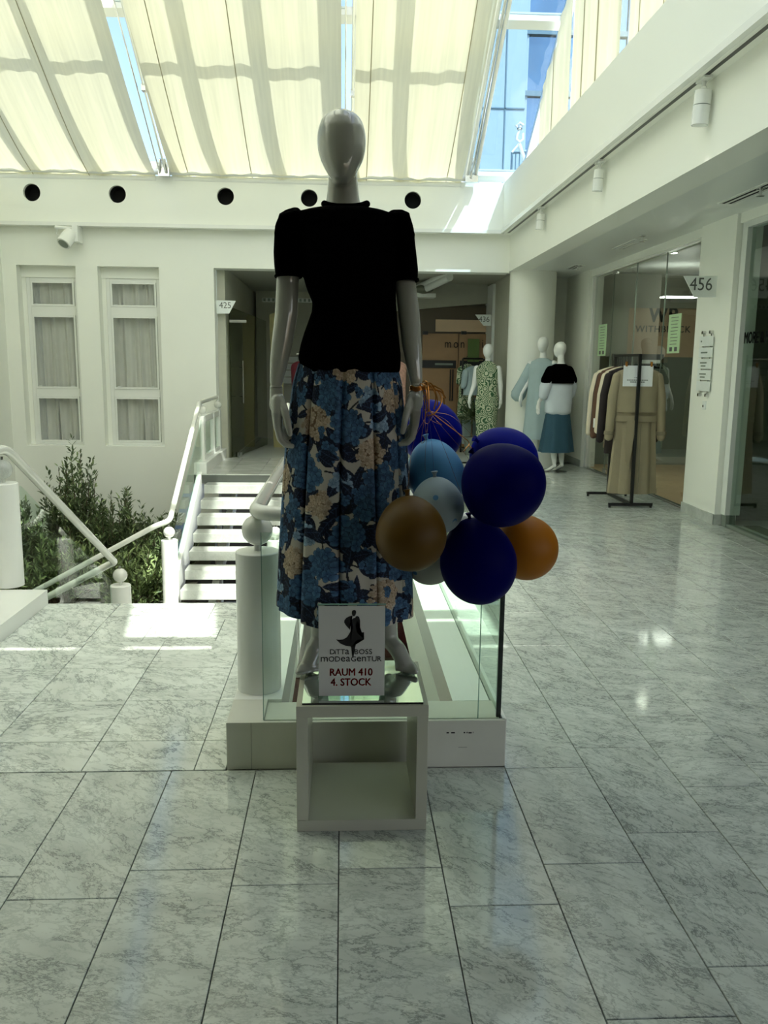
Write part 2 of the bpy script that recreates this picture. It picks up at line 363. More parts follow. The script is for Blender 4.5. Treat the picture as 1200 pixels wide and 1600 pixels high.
# ------------------------------------------------------------------ walls
def wall_with_holes(x0, x1, z0, z1, y0, y1, holes):
    """wall facing -Y, rectangular openings (x0,x1,z0,z1)"""
    mb = MB(); xs = sorted({x0, x1, *[h[0] for h in holes], *[h[1] for h in holes]}); zs = sorted({z0, z1, *[h[2] for h in holes], *[h[3] for h in holes]})
    for i in range(len(xs)-1):
        for j in range(len(zs)-1):
            cx, cz = (xs[i]+xs[i+1])/2, (zs[j]+zs[j+1])/2
            if any(h[0] < cx < h[1] and h[2] < cz < h[3] for h in holes): continue
            mb.box(xs[i], xs[i+1], y0, y1, zs[j], zs[j+1])
    return mb
YB = 12.68
WIN = [(-4.66, -3.83, .23, 2.81), (-3.52, -2.65, .23, 2.81)]
wb = wall_with_holes(-4.95, -1.87, -3, 2.81, YB, YB+.25, WIN); struct(wb, 'wall_back', M['wall'])
wl = MB(); wl.box(-5.1, -4.86, 2.3, YB, -3, 4.02); struct(wl, 'wall_left', M['wall'])
wf = MB(); wf.box(-5.1, 3.7, -5.2, -5.0, 0, 2.83); struct(wf, 'wall_front', M['dimwall'])
wfl = MB(); wfl.box(-5.1, -5.0, -5, 2.3, 0, 2.83); struct(wfl, 'wall_front_left', M['dimwall'])
cf = MB(); cf.box(-5.1, 2.425, -5, 2.3, 2.83, 3.0); struct(cf, 'ceiling_front', M['dimwall'])
gf = MB(); gf.box(-5.1, 2.425, 2.2, 2.35, 2.83, 4.02); struct(gf, 'trim_1', M['beam'])
# beams: lower (soffit) beam and the proud upper fascia, back and right
b2 = MB(); b2.box(-4.86, 2.425, YB, YB+.3, 2.81, 3.36); struct(b2, 'trim_2', M['beam'])
b3 = MB(); b3.box(2.425, 2.7, -5, YB+.3, 2.826, 3.36); struct(b3, 'trim_3', M['beam'])
b5 = MB(); b5.box(2.275, 2.6, -5, 12.5, 3.335, 4.02); struct(b5, 'trim_4', M['beam'])
lip = MB(); lip.box(2.245, 2.29, -5, 12.47, 3.325, 3.375); lip.box(-4.86, 2.29, 12.455, 12.5, 3.325, 3.375); struct(lip, 'trim_5', M['white'])
# upper back fascia with five round openings
uf = MB(); uf.box(-4.86, 2.6, 12.5, YB+.3, 3.335, 4.02); fascia = struct(uf, 'trim_6', M['beam'])
HX = [-4.32, -3.15, -1.655, -.485, .98]
cut = MB()
for x in HX: cut.tube([(x, 12.3, 3.765), (x, 12.72, 3.765)], .118, 40)
cu_o = build(cut, 'cutter', M['hole']); bo = fascia.modifiers.new('b', 'BOOLEAN'); bo.object = cu_o; bo.operation = 'DIFFERENCE'; bo.solver = 'EXACT'
bpy.context.view_layer.update(); bake(fascia); bpy.data.objects.remove(cu_o)
for x in HX:
    m = MB(); m.tube([(x, 12.56, 3.765), (x, 12.73, 3.765)], .1175, 40, caps=False); m.tube([(x, 12.71, 3.765), (x, 12.725, 3.765)], .1175, 40)  # black cup: the shade inside the hole is put into its colour
    build(m, 'hole_shade_cup', M['hole'], fascia)
# gallery ceiling right, right wall
cr_ = MB(); cr_.box(2.7, 7.2, -5, 15, 2.826, 3.0); ceiling = struct(cr_, 'ceiling', M['soffit'])
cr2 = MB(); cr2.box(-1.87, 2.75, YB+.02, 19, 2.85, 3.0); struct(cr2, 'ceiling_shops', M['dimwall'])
XR = 3.51
# pillar between the two shop fronts, end wall, wall over glazing
wr = MB(); wr.box(XR, 3.72, 7.70, 8.46, 0, 2.826); wr.box(XR, 3.72, 12.28, 13.6, 0, 2.826); wr.box(XR+.03, 3.72, 8.46, 12.28, 2.74, 2.826); wr.box(XR+.03, 3.72, -5, 7.70, 2.74, 2.826)
struct(wr, 'wall_right', M['wall'])
we = MB(); we.box(2.7, 3.7, 13.5, 13.7, 0, 2.85); struct(we, 'wall_end', M['wall'])
pc = MB(); pc.cyl(2.80, 12.75, 0, 2.826, .34, 64); pillar = struct(pc, 'column', M['wall'], smooth=True)
bs = MB(); bs.box(XR-.012, XR, 7.69, 8.47, 0, .10); bs.box(XR-.012, 3.70, 7.688, 7.70, 0, .10); bs.box(XR-.012, XR, 12.28, 13.5, 0, .10); bs.box(3.1, XR, 13.488, 13.5, 0, .10)
struct(bs, 'baseboard_right', M['skirting'])
# slab edges, pit lining, lower walls
sl_ = MB(); sl_.box(.43, .62, 3.11, 10.78, -.37, -.005); sl_.box(-.42, -.235, 3.11, 5.08, -.10, -.005); sl_.box(-.42, .60, 2.889, 3.11, -.37, -.005); struct(sl_, 'trim_7', M['beam'])
lw = MB(); lw.box(1.2, 1.4, 2.5, 13, -3, -.31); struct(lw, 'wall_lower_right', M['wall'])
lw = MB(); lw.box(-5, 1.2, 2.5, 2.8, -3, -.26); struct(lw, 'wall_lower_front', M['wall'])
lw = MB(); lw.box(-.72, 1.3, 12.6, 12.8, -3, -.08); lw.box(-1.87, -.72, 12.6, 12.8, -3, -2.2); struct(lw, 'wall_lower_back', M['wall'])
rp = MB(); rp.box(.55, 1.15, 12.45, 12.55, -3, -1.7); tag(build(rp, 'red_board', M['redfloor'], org=(.85, 12.5, -3)), 'dark red board seen down in the stair pit behind the balloons', 'board')
lc = MB(); lc.cyl(-.66, 11.75, -3, .0, .12, 32); lcol = build(lc, 'column_lower', M['white'], smooth=True, org=(-.66, 11.75, -3)); lcol['kind'] = 'structure'
# garden bed and its edge
gb = MB(); gb.box(-4.86, -1.95, 8.95, YB, -3, -1.45); gb.box(-4.86, -1.95, 5.3, 6.9, -3, -1.6); struct(gb, 'ground_planting_bed', M['soil'])
gk = MB(); gk.box(-4.0, -1.9, 12.4, 12.66, -1.45, -.92); struct(gk, 'trim_8', M['darkshop'])
# curb round the landing's left side
cb = MB(); cb.box(-4.86, -1.80, 2.3, 5.08, -.3, .088); struct(cb, 'trim_9', M['white'])

# ------------------------------------------------------------------ windows
for i, (x0, x1, z0, z1) in enumerate(WIN):
    yF = 12.87
    w = bpy.data.objects.new('window_%d' % (i+1), None); COL.objects.link(w); w.location = ((x0+x1)/2, yF, z0); w['kind'] = 'structure'
    fx0, fx1 = x0+.06, x1-.03
    m = MB(); t = .055; za = [(.255, .965), (1.045, 2.145), (2.235, 2.63)]
    m.box(fx0, fx0+t, yF, yF+.06, .235, 2.66); m.box(fx1-t, fx1, yF, yF+.06, .235, 2.66)
    for a, b in ((.235, .275), (.945, 1.065), (2.125, 2.265), (2.60, 2.66)): m.box(fx0+t, fx1-t, yF, yF+.06, a, b)
    build(m, 'window_frame', M['white'], w, bevel=.004)
    m = MB(); m.box(x0-.02, fx0, yF-.005, yF+.08, .2, 2.7); m.box(fx1, x1+.02, yF-.005, yF+.08, .2, 2.7); build(m, 'reveal', M['wall'], w)
    m = MB(); m.box(x0-.005, x1+.005, yF-.02, yF+.2, 2.66, 2.81); build(m, 'lintel', M['wall'], w)
    m = MB(); m.box(x0-.002, x1+.002, YB+.02, yF+.03, .2, .236); build(m, 'window_sill', M['white'], w)
    for a, b in za:
        m = MB(); q = .028; X0, X1 = fx0+t+.004, fx1-t-.004
        m.box(X0, X0+q, yF-.012, yF+.03, a+.02, b-.02); m.box(X1-q, X1, yF-.012, yF+.03, a+.02, b-.02); m.box(X0+q, X1-q, yF-.012, yF+.03, a+.02, a+.02+q); m.box(X0+q, X1-q, yF-.012, yF+.03, b-.02-q, b-.02)
        s = build(m, 'window_sash', M['white'], w, bevel=.003)
        g = MB(); g.box(X0+q, X1-q, yF+.012, yF+.018, a+.02+q, b-.02-q); build(g, 'pane', M['winglass'], s)
    for a in (.92, 1.10, 2.10, 2.28, .262):
        for u in (.17, .80):
            m = MB(); xx = fx0+(fx1-fx0)*u; m.box(xx-.025, xx+.025, yF-.014, yF-.008 if a < .3 else yF+.0, a-.004+.0, a+.008); build(m, 'drain_cap', M['soffit'], w)
    # curtains: two panels with folds
    cx = (x0+x1)/2
    cu = thing('curtain', (cx, yF+.17, .2), ['sheer grey curtain behind the left tall window', 'sheer grey curtain behind the right tall window'][i], 'curtain')
    for a, b, ph in ((x0-.05, cx-.04 if i == 0 else cx+.06, 0), (cx-.08 if i == 0 else cx+.02, x1+.05, 2)):
        m = MB(); m.grid(lambda u, v: Vector((a+(b-a)*u+.012*math.sin(v*3+ph), yF+.17+.040*math.sin(u*17+ph+.8*math.sin(v*2.2))+.012*math.sin(u*41), .2+2.55*v)), 90, 10); build(m, 'curtain_panel', M['curtain'], cu, smooth=True)
    m = MB(); m.box(x0-.1, x1+.1, yF+.5, yF+.55, 0, 2.8); build(m, 'room_wall', M['greyfilm'], w)

# ------------------------------------------------------------------ roof glazing
EY, EZ, SL, RY = 12.6, 4.05, .63, 7.45
NY = 2.3
RZ = EZ+SL*(EY-RY)
roof = bpy.data.objects.new('roof_glazing', None); COL.objects.link(roof); roof.location = (0, RY, EZ); roof['kind'] = 'structure'
def zr(Y): return EZ+SL*(EY-Y) if Y >= RY else EZ+SL*(Y-NY)
BX = [-4.99, -4.15, -3.31, -2.47, -1.63, -.79, .05, .89, 1.73, 2.57]
nrm = Vector((0, .533, .846))
for x in BX:
    for side in (0, 1):
        Ya, Yb_ = (EY, RY) if side == 0 else (NY, RY)
        main = x in (-2.47, .05, 2.57, -4.99, 1.73)
        wdt = .15 if not main else .10
        zo = .0
        A = Vector((x-wdt/2, Ya, zr(Ya)+zo)); B = Vector((x-wdt/2, Yb_, zr(Yb_)+zo))
        hh = .42 if x in (-2.47, .05) else .11  # two rafters deepened, widened and shifted to block sun through the shade gaps
        if x == -2.47: A.x = B.x = -2.41; wdt = .22
        if x == .05: A.x = B.x = .10; wdt = .20
        m = MB(); m.prism([A, B, B+Vector((0, 0, hh)), A+Vector((0, 0, hh))], (wdt, 0, 0)); build(m, 'rafter' if main else 'glazing_bar', M['white'], roof)
for Y in (12.55, 10.52, 9.0, 7.5, 6.0, 4.4, 2.4):
    m = MB(); z = zr(Y); s = -SL if Y >= RY else SL
    m.prism([(BX[0], Y-.05, z-s*.05+.0), (BX[0], Y+.05, z+s*.05+.0), (BX[0], Y+.05, z+s*.05+.09), (BX[0], Y-.05, z-s*.05+.09)], (BX[-1]-BX[0], 0, 0)); build(m, 'cross_bar', M['white'], roof)
for i in range(len(BX)-1):
    for a, b in ((12.5, 10.57), (10.47, 9.05), (8.95, 7.55), (7.4, 6.05), (5.95, 4.45), (4.35, 2.45)):
        m = MB(); m.prism([(BX[i]+.04, a, zr(a)+.06), (BX[i]+.04, b, zr(b)+.06), (BX[i+1]-.04, b, zr(b)+.06), (BX[i+1]-.04, a, zr(a)+.06)], (0, 0, .008)); build(m, 'roof_pane', M['bluetint' if i == len(BX)-2 and a > 9 else 'roofglass'], roof)
# back slope sun shades
def drop(Y): return .05+.33*(1-math.exp(-(EY-Y)/.9))
def shade(x0, x1, Y0, Y1, label, near=False, seams=()):
    s = 1 if near else -1
    def fn(u, v):
        Y = Y0+(Y1-Y0)*v; x = x0+(x1-x0)*u
        d = (.05+.30*(1-math.exp(-(Y-NY)/.9))) if near else drop(Y)
        d += .018*math.sin(x*7.3+1)+.008*math.sin(x*23+Y*.7)+.02*abs(math.sin((x-.05)*math.pi/.84))
        return Vector((x, Y, zr(Y)-d))
    t = thing('roof_blind', tuple(fn(.5, 0)), label, 'shade', 'fabric sun shades under the glass roof')
    m = MB(); m.grid(fn, 60, 40); build(m, 'shade_fabric', M['fillshade' if near else 'shade'], t, smooth=True)
    m = MB(); a = fn(0, 0); b = fn(1, 0); m.tube([(x0, a.y, a.z-.03), (x1, b.y, b.z-.03)], .032, 14); build(m, 'bottom_tube', M['white'], t, smooth=True)
    for q in seams:
        m = MB(); w = .011/(x1-x0)
        m.grid(lambda u, v: fn(q+w*(u-.5), v)-nrm*.006, 1, 40); build(m, 'seam', M['seam'], t)
shade(-5.0, -2.61, 12.52, RY+.1, 'cream roof shade on the far slope, leftmost, above the windows', seams=(.30, .62))
shade(-2.385, -.03, 12.52, RY+.1, 'cream roof shade on the far slope left of the mannequin head', seams=(.10, .47, ))
shade(.135, 1.66, 12.52, RY+.1, 'cream roof shade on the far slope right of the mannequin head', seams=(.12, .86))
shade(-5.0, -2.485, 2.42, RY-.02, 'unseen cream roof shade on the near slope, leftmost, added to let in light', True)  # unseen shades added to shape the light; right bay left open for sun
shade(-2.475, .06, 2.42, RY-.02, 'unseen cream roof shade on the near slope above the stairs, added to let in light', True)
# roller tube along the eave and the guide rails in the gaps
m = MB(); m.tube([(-4.86, 12.44, 4.055), (1.74, 12.44, 4.055)], .036, 16); e = build(m, 'eave_tube', M['white'], roof, smooth=True)
for gx in (-2.50, .05):
    for dx, r in ((.055, .014), (-.03, .010)):
        m = MB(); m.tube([(gx+dx, 12.4, zr(12.4)-.16), (gx+dx, RY, zr(RY)-.16)], r, 8); build(m, 'guide_rod', M['chrome' if dx < 0 else 'white'], roof, smooth=True)
    m = MB(); m.box(gx-.05, gx+.10, 12.36, 12.44, 3.99, 4.10); m.tube([(gx-.03, 12.38, 4.02), (gx+.0, 12.3, 4.2)], .02, 8); m.tube([(gx+.07, 12.38, 4.02), (gx+.05, 12.3, 4.2)], .02, 8); build(m, 'guide_bracket', M['chrome'], roof)
    m = MB(); m.ball((gx+.055, 11.2, zr(11.2)-.16), .022); m.box(gx+.03, gx+.08, 11.15, 11.25, zr(11.2)-.20, zr(11.2)-.12); build(m, 'rod_clamp', M['chrome'], roof)
for dx, r, mm in ((-.03, .026, 'white'), (.04, .02, 'chrome'), (.09, .026, 'white')):
    m = MB(); m.tube([(1.76+dx, 12.42, zr(12.42)-.09), (1.76+dx, RY, zr(RY)-.09)], r, 10); build(m, 'guide_rod', M[mm], roof, smooth=True)
m = MB(); m.box(1.70, 1.88, 12.36, 12.44, 4.0, 4.09); build(m, 'guide_bracket', M['chrome'], roof)
m = MB(); m.tube([(1.78, 12.36, 4.05), (1.80, 12.3, 4.30)], .02, 8); build(m, 'guide_bracket', M['chrome'], roof)
# side glazing (gable) right and left, above the fascia
def gable(x, sgn, name, lab):
    g = bpy.data.objects.new(name, None); COL.objects.link(g); g.location = (x, RY, 4.02); g['kind'] = 'structure'
    posts = [12.5, 9.80, 7.98, 6.2, 4.4, 2.5]
    for p in posts:
        m = MB(); m.box(x-.03, x+.03, p-.03, p+.03, 4.0, zr(p)+.02); build(m, 'post', M['black'] if p == 7.98 else M['white'], g)
    for a, b in zip(posts, posts[1:]):
        pts = [(x+.03*sgn, a, 4.03), (x+.03*sgn, b, 4.03), (x+.03*sgn, b, zr(b)+.05)]
        if b < RY < a: pts.append((x+.03*sgn, RY, zr(RY)+.05))
        if a < 12: pts.append((x+.03*sgn, a, zr(a)+.05))
        m = MB(); m.prism(pts, (.006, 0, 0)); build(m, 'gable_pane', M['roofglass'], g)
    k = 0
    for a, b in ((11.30, 9.88), (9.72, 8.06), (7.88, 6.3), (6.1, 4.5), (4.3, 2.7)):
        k += 1; xs = x-.09*sgn
        def fn(u, v):
            Y = a+(b-a)*u; top = zr(Y)-.12; 
            return Vector((xs+.014*math.sin(Y*9)+.008*math.sin(Y*31), Y, 4.0+(top-4.0)*v))
        t = thing('upright_blind', tuple(fn(.5, 0)), lab % ['first from the far corner', 'second from the far corner', 'third from the far corner', 'fourth from the far corner', 'nearest the gallery'][k-1], 'shade', 'upright fabric shades on the side glazing')
        m = MB(); m.grid(fn, 50, 8); build(m, 'shade_fabric', M['shade' if sgn > 0 and k < 4 else 'fillshade'], t, smooth=True)
        for q in ((.45,) if k == 1 else (.2, .55)):
            m = MB(); m.grid(lambda u, v: fn(q+.012*(u-.5), v)+Vector((-.006*sgn, 0, 0)), 1, 8); build(m, 'seam', M['seam'], t)
        m = MB(); m.tube([fn(0, 0)+Vector((0, 0, .0)), fn(0, 1)], .008, 6); build(m, 'edge_cord', M['chrome'], t)
gable(2.57, 1, 'side_glazing_right', 'cream upright shade on the right glazing, %s')
gable(-4.97, -1, 'side_glazing_left', 'cream upright shade on the left glazing, %s')

# ------------------------------------------------------------------ building outside
bd = thing('office_building', (6, 22, -5), 'pale blue office building seen through the glass roof corner', 'building')
m = MB(); m.box(1.0, 4.45, 22, 30, -5, 26); build(m, 'facade_wall', M['bld_pale'], bd)
for z in np.arange(2, 24, 1.9):
    m = MB(); m.box(1.0, 4.45, 21.98, 22, z, z+.03); build(m, 'facade_joint', M['bld_line'], bd)
for x in (2.2, 3.35, 3.95):
    m = MB(); m.box(x, x+.03, 21.98, 22, -5, 26); build(m, 'facade_joint', M['bld_line'], bd)
m = MB(); m.box(4.45, 14, 22.3, 30, -5, 26); build(m, 'glass_facade', M['bld_glass'], bd)
for z in np.arange(2.4, 24, 1.42):
    m = MB(); m.box(4.45, 14, 22.2, 22.32, z, z+.12); build(m, 'spandrel', M['bld_line'], bd)
for x in np.arange(4.5, 14, 1.25):
    m = MB(); m.box(x, x+.05, 22.24, 22.31, -5, 26); build(m, 'mullion', M['bld_pale'], bd)
hk = thing('rope_hook', tuple(at(812, 215, 16)), 'white bent hook hanging outside the glass above a ladder', 'hook')
P3 = [at(x, y, 16) for x, y in ((818, 196), (812, 192), (806, 196), (812, 203), (808, 210), (807, 218), (812, 222), (817, 218), (817, 208))]
m = MB(); m.tube(P3, .025, 8); build(m, 'hook_bar', M['white'], hk, smooth=True); m = MB(); m.ball(at(812, 200, 16), .05); build(m, 'shackle', M['chrome'], hk)
ld = thing('roof_ladder', tuple(at(812, 290, 16)), 'white ladder with blue railing outside the glass roof corner', 'ladder')
m = MB(); m.tube([at(811, 225, 16), at(834, 290, 16)], .035, 8); m.tube([at(811, 225, 16), at(800, 238, 16)], .02, 8); build(m, 'stringer', M['white'], ld)
m = MB(); m.tube([at(800, 238, 16.2), at(838, 236, 16.2)], .03, 8); m.tube([at(800, 238, 16.2), at(798, 290, 16.2)], .02, 8)
for x in (806, 812, 818, 824): m.tube([at(x, 240, 16.2), at(x-2, 290, 16.2)], .012, 6)
build(m, 'railing', M['bld_line'], ld)

# ------------------------------------------------------------------ stairs, newels, hand rails, glass balustrades
stair = bpy.data.objects.new('stairs', None); COL.objects.link(stair); stair.location = (-1.2, 9.5, -1.075); stair['kind'] = 'structure'
for i in range(7):
    z = -.038-.148*i; y = 10.50-.284*i
    m = MB(); m.box(-1.73, -.62, y, y+.275, z-.108, z); build(m, 'stair_tread', M['tread'], stair, bevel=.006)
for xx in (-1.45, -.9):
    m = MB(); m.prism([(xx, 10.9, -.13), (xx, 10.9, -.35), (xx, 8.8, -1.25), (xx, 8.8, -1.12)], (.08, 0, 0)); build(m, 'stair_beam', M['white'], stair)
m = MB(); m.prism([(-1.80, 10.95, .17), (-1.80, 8.85, -.92), (-1.80, 8.85, -1.35), (-1.80, 10.95, -.25)], (-.06, 0, 0)); m.box(-1.87, -1.74, 10.80, 12.67, .0, .21); build(m, 'stringer', M['white'], stair, bevel=.01)
for i in range(6):
    z = -.155-.153*i; y = 5.10+.28*i
    m = MB(); m.box(-1.78, -.62, y, y+.31, z-.1, z); build(m, 'stair_tread', M['tread'], stair)
for i in range(9):
    z = -1.22-.15*i; x = -1.95-.28*i
    m = MB(); m.box(x-.3, x, 7.05, 8.75, z-.1, z); build(m, 'stair_tread', M['tread'], stair)
m = MB(); m.prism([(-1.9, 7.02, -1.05), (-4.6, 7.02, -2.5), (-4.6, 7.02, -2.8), (-1.9, 7.02, -1.4)], (0, -.05, 0)); build(m, 'stringer', M['white'], stair)

def newel(x, y, z0, z1, label, r=.086, zs=None, zr_=None, marble_ball=False):
    t = thing('newel_post', (x, y, z0), label, 'post', 'white newel posts of the stairs')
    m = MB(); m.lathe(x, y, [(r, z0), (r, z1-.004), (r-.004, z1)], 48); build(m, 'shaft', M['white'], t, smooth=True)
    m = MB(); m.cyl(x, y, z1, z1+.03, .014, 16); build(m, 'neck', M['white'], t, smooth=True)
    m = MB(); m.ball((x, y, z1+.082), .060, n=32, m=20); b = build(m, 'ball', M['skirting'] if marble_ball else M['whitegloss'], t, smooth=True)
    m = MB(); m.cyl(x, y, z1+.138, z1+.16, .010, 12); build(m, 'rail_pin', M['chrome'], t)
    return t
newel(-.332, 3.235, .181, .742, 'fat white newel post on the curb left of the mannequin')
newel(-2.055, 5.16, .095, .733, 'white newel post with marbled ball, cut by the left frame edge', marble_ball=True)
newel(-1.872, 7.0, -1.072, -.39, 'white newel post with ball just beyond the landing edge', r=.084)
newel(-1.84, 8.87, -1.075, -.393, 'white newel post with ball at the foot of the far stairs')
newel(-.72, 8.87, -1.075, -.393, 'white newel post right of the far stair foot, behind the skirt')
def rail(name, pts, label, r=.029, brk=()):
    t = thing(name, tuple(pts[0]), label, 'handrail')
    # rounded bends
    Q = [Vector(pts[0])]
    for i in range(1, len(pts)-1):
        p = Vector(pts[i]); a = (Vector(pts[i-1])-p); b = (Vector(pts[i+1])-p); k = min(.09, a.length*.45, b.length*.45); a.normalize(); b.normalize()
        for s in range(7):
            u = s/6; Q.append((p+a*k)*(1-u)**2+2*p*u*(1-u)+(p+b*k)*u**2)
    Q.append(Vector(pts[-1]))
    m = MB(); m.tube(Q, r, 20); build(m, 'rail_tube', M['whitegloss'], t, smooth=True)
    for a in brk:
        m = MB(); p, q = Vector(a[0]), Vector(a[1]); d = (q-p).normalized(); m.tube([p, p+d*.008], r+.002, 20); build(m, 'joint_ring', M['white'], t, smooth=True)
    return t
rail('handrail', [(.59, 10.5, .905), (.585, 2.99, .905), (-.332, 3.15, .905), (-.335, 5.0, .90), (-.40, 6.9, -.20), (-.45, 8.8, -.22), (-.70, 10.8, .95)], 'fat white handrail rounding the newel post left of the skirt')
rail('handrail', [(-2.06, 2.4, .93), (-2.045, 5.22, .935), (-1.90, 6.96, -.185), (-1.96, 7.0, -.215), (-4.6, 7.0, -1.63)], 'white handrail dropping diagonally from the left frame edge')
rail('handrail', [(-4.6, 8.85, -1.68), (-1.97, 8.85, -.235), (-1.83, 8.87, -.19), (-1.85, 11.0, .955), (-1.87, 12.66, .965)], 'white handrail bending up the left side of the far stairs')
# far rail posts on the landing
bal = thing('glass_balustrade', (-1.83, 11, .2), 'white framed glass balustrade at the top of the far stairs', 'balustrade')
for y0, y1 in ((11.05, 11.17), (11.95, 12.02), (12.5, 12.62)):
    m = MB(); m.box(-1.865, -1.80, y0, y1, .2, .78); build(m, 'post', M['white'], bal, bevel=.004)
m = MB(); m.box(-1.86, -1.81, 11.17, 12.5, .2, .26); m.box(-1.86, -1.81, 11.17, 12.5, .70, .78); build(m, 'frame_rail', M['white'], bal)
m = MB(); m.box(-1.84, -1.83, 11.17, 12.5, .26, .70); build(m, 'pane', M['glass'], bal)
for y in (11.15, 12.55):
    m = MB(); m.ball((-1.835, y, .86), .055); build(m, 'ball', M['whitegloss'], bal, smooth=True)
    m = MB(); m.cyl(-1.835, y, .78, .93, .012, 10); build(m, 'neck', M['white'], bal)
m = MB(); m.prism([(-1.82, 11.0, .74), (-1.82, 8.98, -.36), (-1.82, 8.98, -.90), (-1.82, 11.0, .16)], (-.012, 0, 0)); build(m, 'pane', M['glass'], bal, label='sloping pane beside the stair treads')
nb = thing('glass_balustrade', (-2.0, 5.2, .1), 'sloping glass balustrade under the left handrail', 'balustrade')
m = MB(); m.prism([(-1.985, 5.26, .70), (-1.92, 6.9, -.33), (-1.92, 6.9, -1.05), (-1.985, 5.26, -.10)], (-.012, 0, 0)); build(m, 'pane', M['glass'], nb)

# ------------------------------------------------------------------ plinth and glass guard round the opening
pl = thing('planter_curb', (.09, 2.9, 0), 'low white scuffed curb round the stair opening behind the box', 'curb')
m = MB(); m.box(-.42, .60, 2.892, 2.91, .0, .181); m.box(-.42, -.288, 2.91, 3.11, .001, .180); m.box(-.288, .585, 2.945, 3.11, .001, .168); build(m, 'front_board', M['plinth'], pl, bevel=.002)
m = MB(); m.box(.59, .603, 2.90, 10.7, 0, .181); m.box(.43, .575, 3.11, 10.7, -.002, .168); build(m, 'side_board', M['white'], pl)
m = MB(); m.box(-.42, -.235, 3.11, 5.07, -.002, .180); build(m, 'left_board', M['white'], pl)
m = MB(); m.box(-.286, .578, 2.9105, 2.944, .10, .13); m.box(.5765, .5895, 2.945, 10.6, .10, .14); build(m, 'glazing_channel', M['black'], pl)
for x0, x1, zc in ((.381, .390, .134), (.398, .412, .134), (.444, .450, .134), (.455, .459, .134), (.462, .474, .133), (.478, .480, .134)):
    m = MB(); m.box(x0, x1, 2.8912, 2.892, zc-.002, zc+.003); build(m, 'scuff_mark', M['scuff'], pl)
m = MB(); m.box(.426, .458, 2.8913, 2.892, .077, .078); build(m, 'scuff_mark', M['greyink'], pl)
for k, (x, z) in enumerate(((-.331, .10), (-.331, .0))):
    if k == 0: m = MB(); m.box(x, x+.0012, 2.8912, 2.892, .0, .18); build(m, 'board_joint', M['greyink'], pl)
gg = thing('glass_guard', (.1, 2.93, .13), 'clear glass guard standing on the curb behind the box', 'guard')
m = MB(); m.box(-.287, .50, 2.922, 2.932, .13, .875); build(m, 'pane', M['glass'], gg, label='clear front pane')
m = MB(); m.box(.577, .587, 2.99, 6.4, .14, .875); m.box(.577, .587, 6.42, 10.5, .14, .875); build(m, 'pane', M['glass'], gg, label='clear side pane')
m = MB(); m.box(.503, .587, 2.935, 2.945, .16, .875); build(m, 'pane', M['glass'], gg, label='narrow corner pane')
m = MB(); m.box(-.289, -.287, 2.922, 2.932, .13, .875); m.box(.5, .502, 2.922, 2.932, .13, .875); build(m, 'glass_edge', M['glass_edge'], gg)
m = MB(); m.box(.574, .591, 2.950, 2.962, .15, .875); build(m, 'corner_seal', M['black'], gg)

# ------------------------------------------------------------------ display cube, mirror top, sign
BXC = (-.143, .268, 2.468, 2.862)
bx = thing('display_cube', (.0625, 2.66, 0), 'open white laminate cube the mannequin stands on', 'plinth')
t = .036; x0, x1, y0, y1 = BXC
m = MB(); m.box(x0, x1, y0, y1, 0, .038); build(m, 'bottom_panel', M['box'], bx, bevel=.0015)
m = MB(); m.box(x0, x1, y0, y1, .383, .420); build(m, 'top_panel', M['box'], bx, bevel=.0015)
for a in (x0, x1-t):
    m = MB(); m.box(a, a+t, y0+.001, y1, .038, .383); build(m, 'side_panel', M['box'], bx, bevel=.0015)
mt = thing('mirror_plate', (.0625, 2.66, .4205), 'mirror glass plate with dark edge lying on the white cube', 'mirror')
m = MB(); m.box(x0+.018, x1-.016, y0+.012, y1-.004, .4205, .4255); build(m, 'plate', P('mirror_glass', (.62, .70, .64, 1), .03, .92, noise=0.), mt)
m = MB(); m.box(x0+.018, x1-.016, y0+.0105, y0+.012, .4205, .4250); build(m, 'dark_edge', M['black'], mt)
sgn = thing('advertising_sign', (.028, 2.515, .426), 'white upright sign card with black dress logo and red room number', 'sign')
SX0, SX1, SZ0, SZ1, SY = -.0745, .1315, .428, .730, 2.515
m = MB(); m.box(SX0, SX1, SY+.001, SY+.002, SZ0+.006, SZ1-.004); build(m, 'card', M['card'], sgn)
m = MB(); m.box(SX0-.002, SX1+.002, SY+.0025, SY+.0055, SZ0, SZ1); m.box(SX0-.002, SX1+.002, SY-.003, SY-.001, SZ0, SZ1) if False else None; m.box(SX0-.002, SX1+.002, SY-.0, SY+.05, SZ0-.0025, SZ0+.0); build(m, 'acrylic_holder', M['glass'], sgn)
m = MB(); m.box(SX0-.002, SX1+.002, SY-.001, SY+.006, SZ1, SZ1+.0025); build(m, 'top_edge', M['glass_edge'], sgn)
def spx(x, y): return ((x-498)/104*(SX1-SX0)+SX0, (1092-y)/147*(SZ1-SZ0)+SZ0)
def sp3(x, y): a = spx(x, y); return (a[0], SY+.0005, a[1])
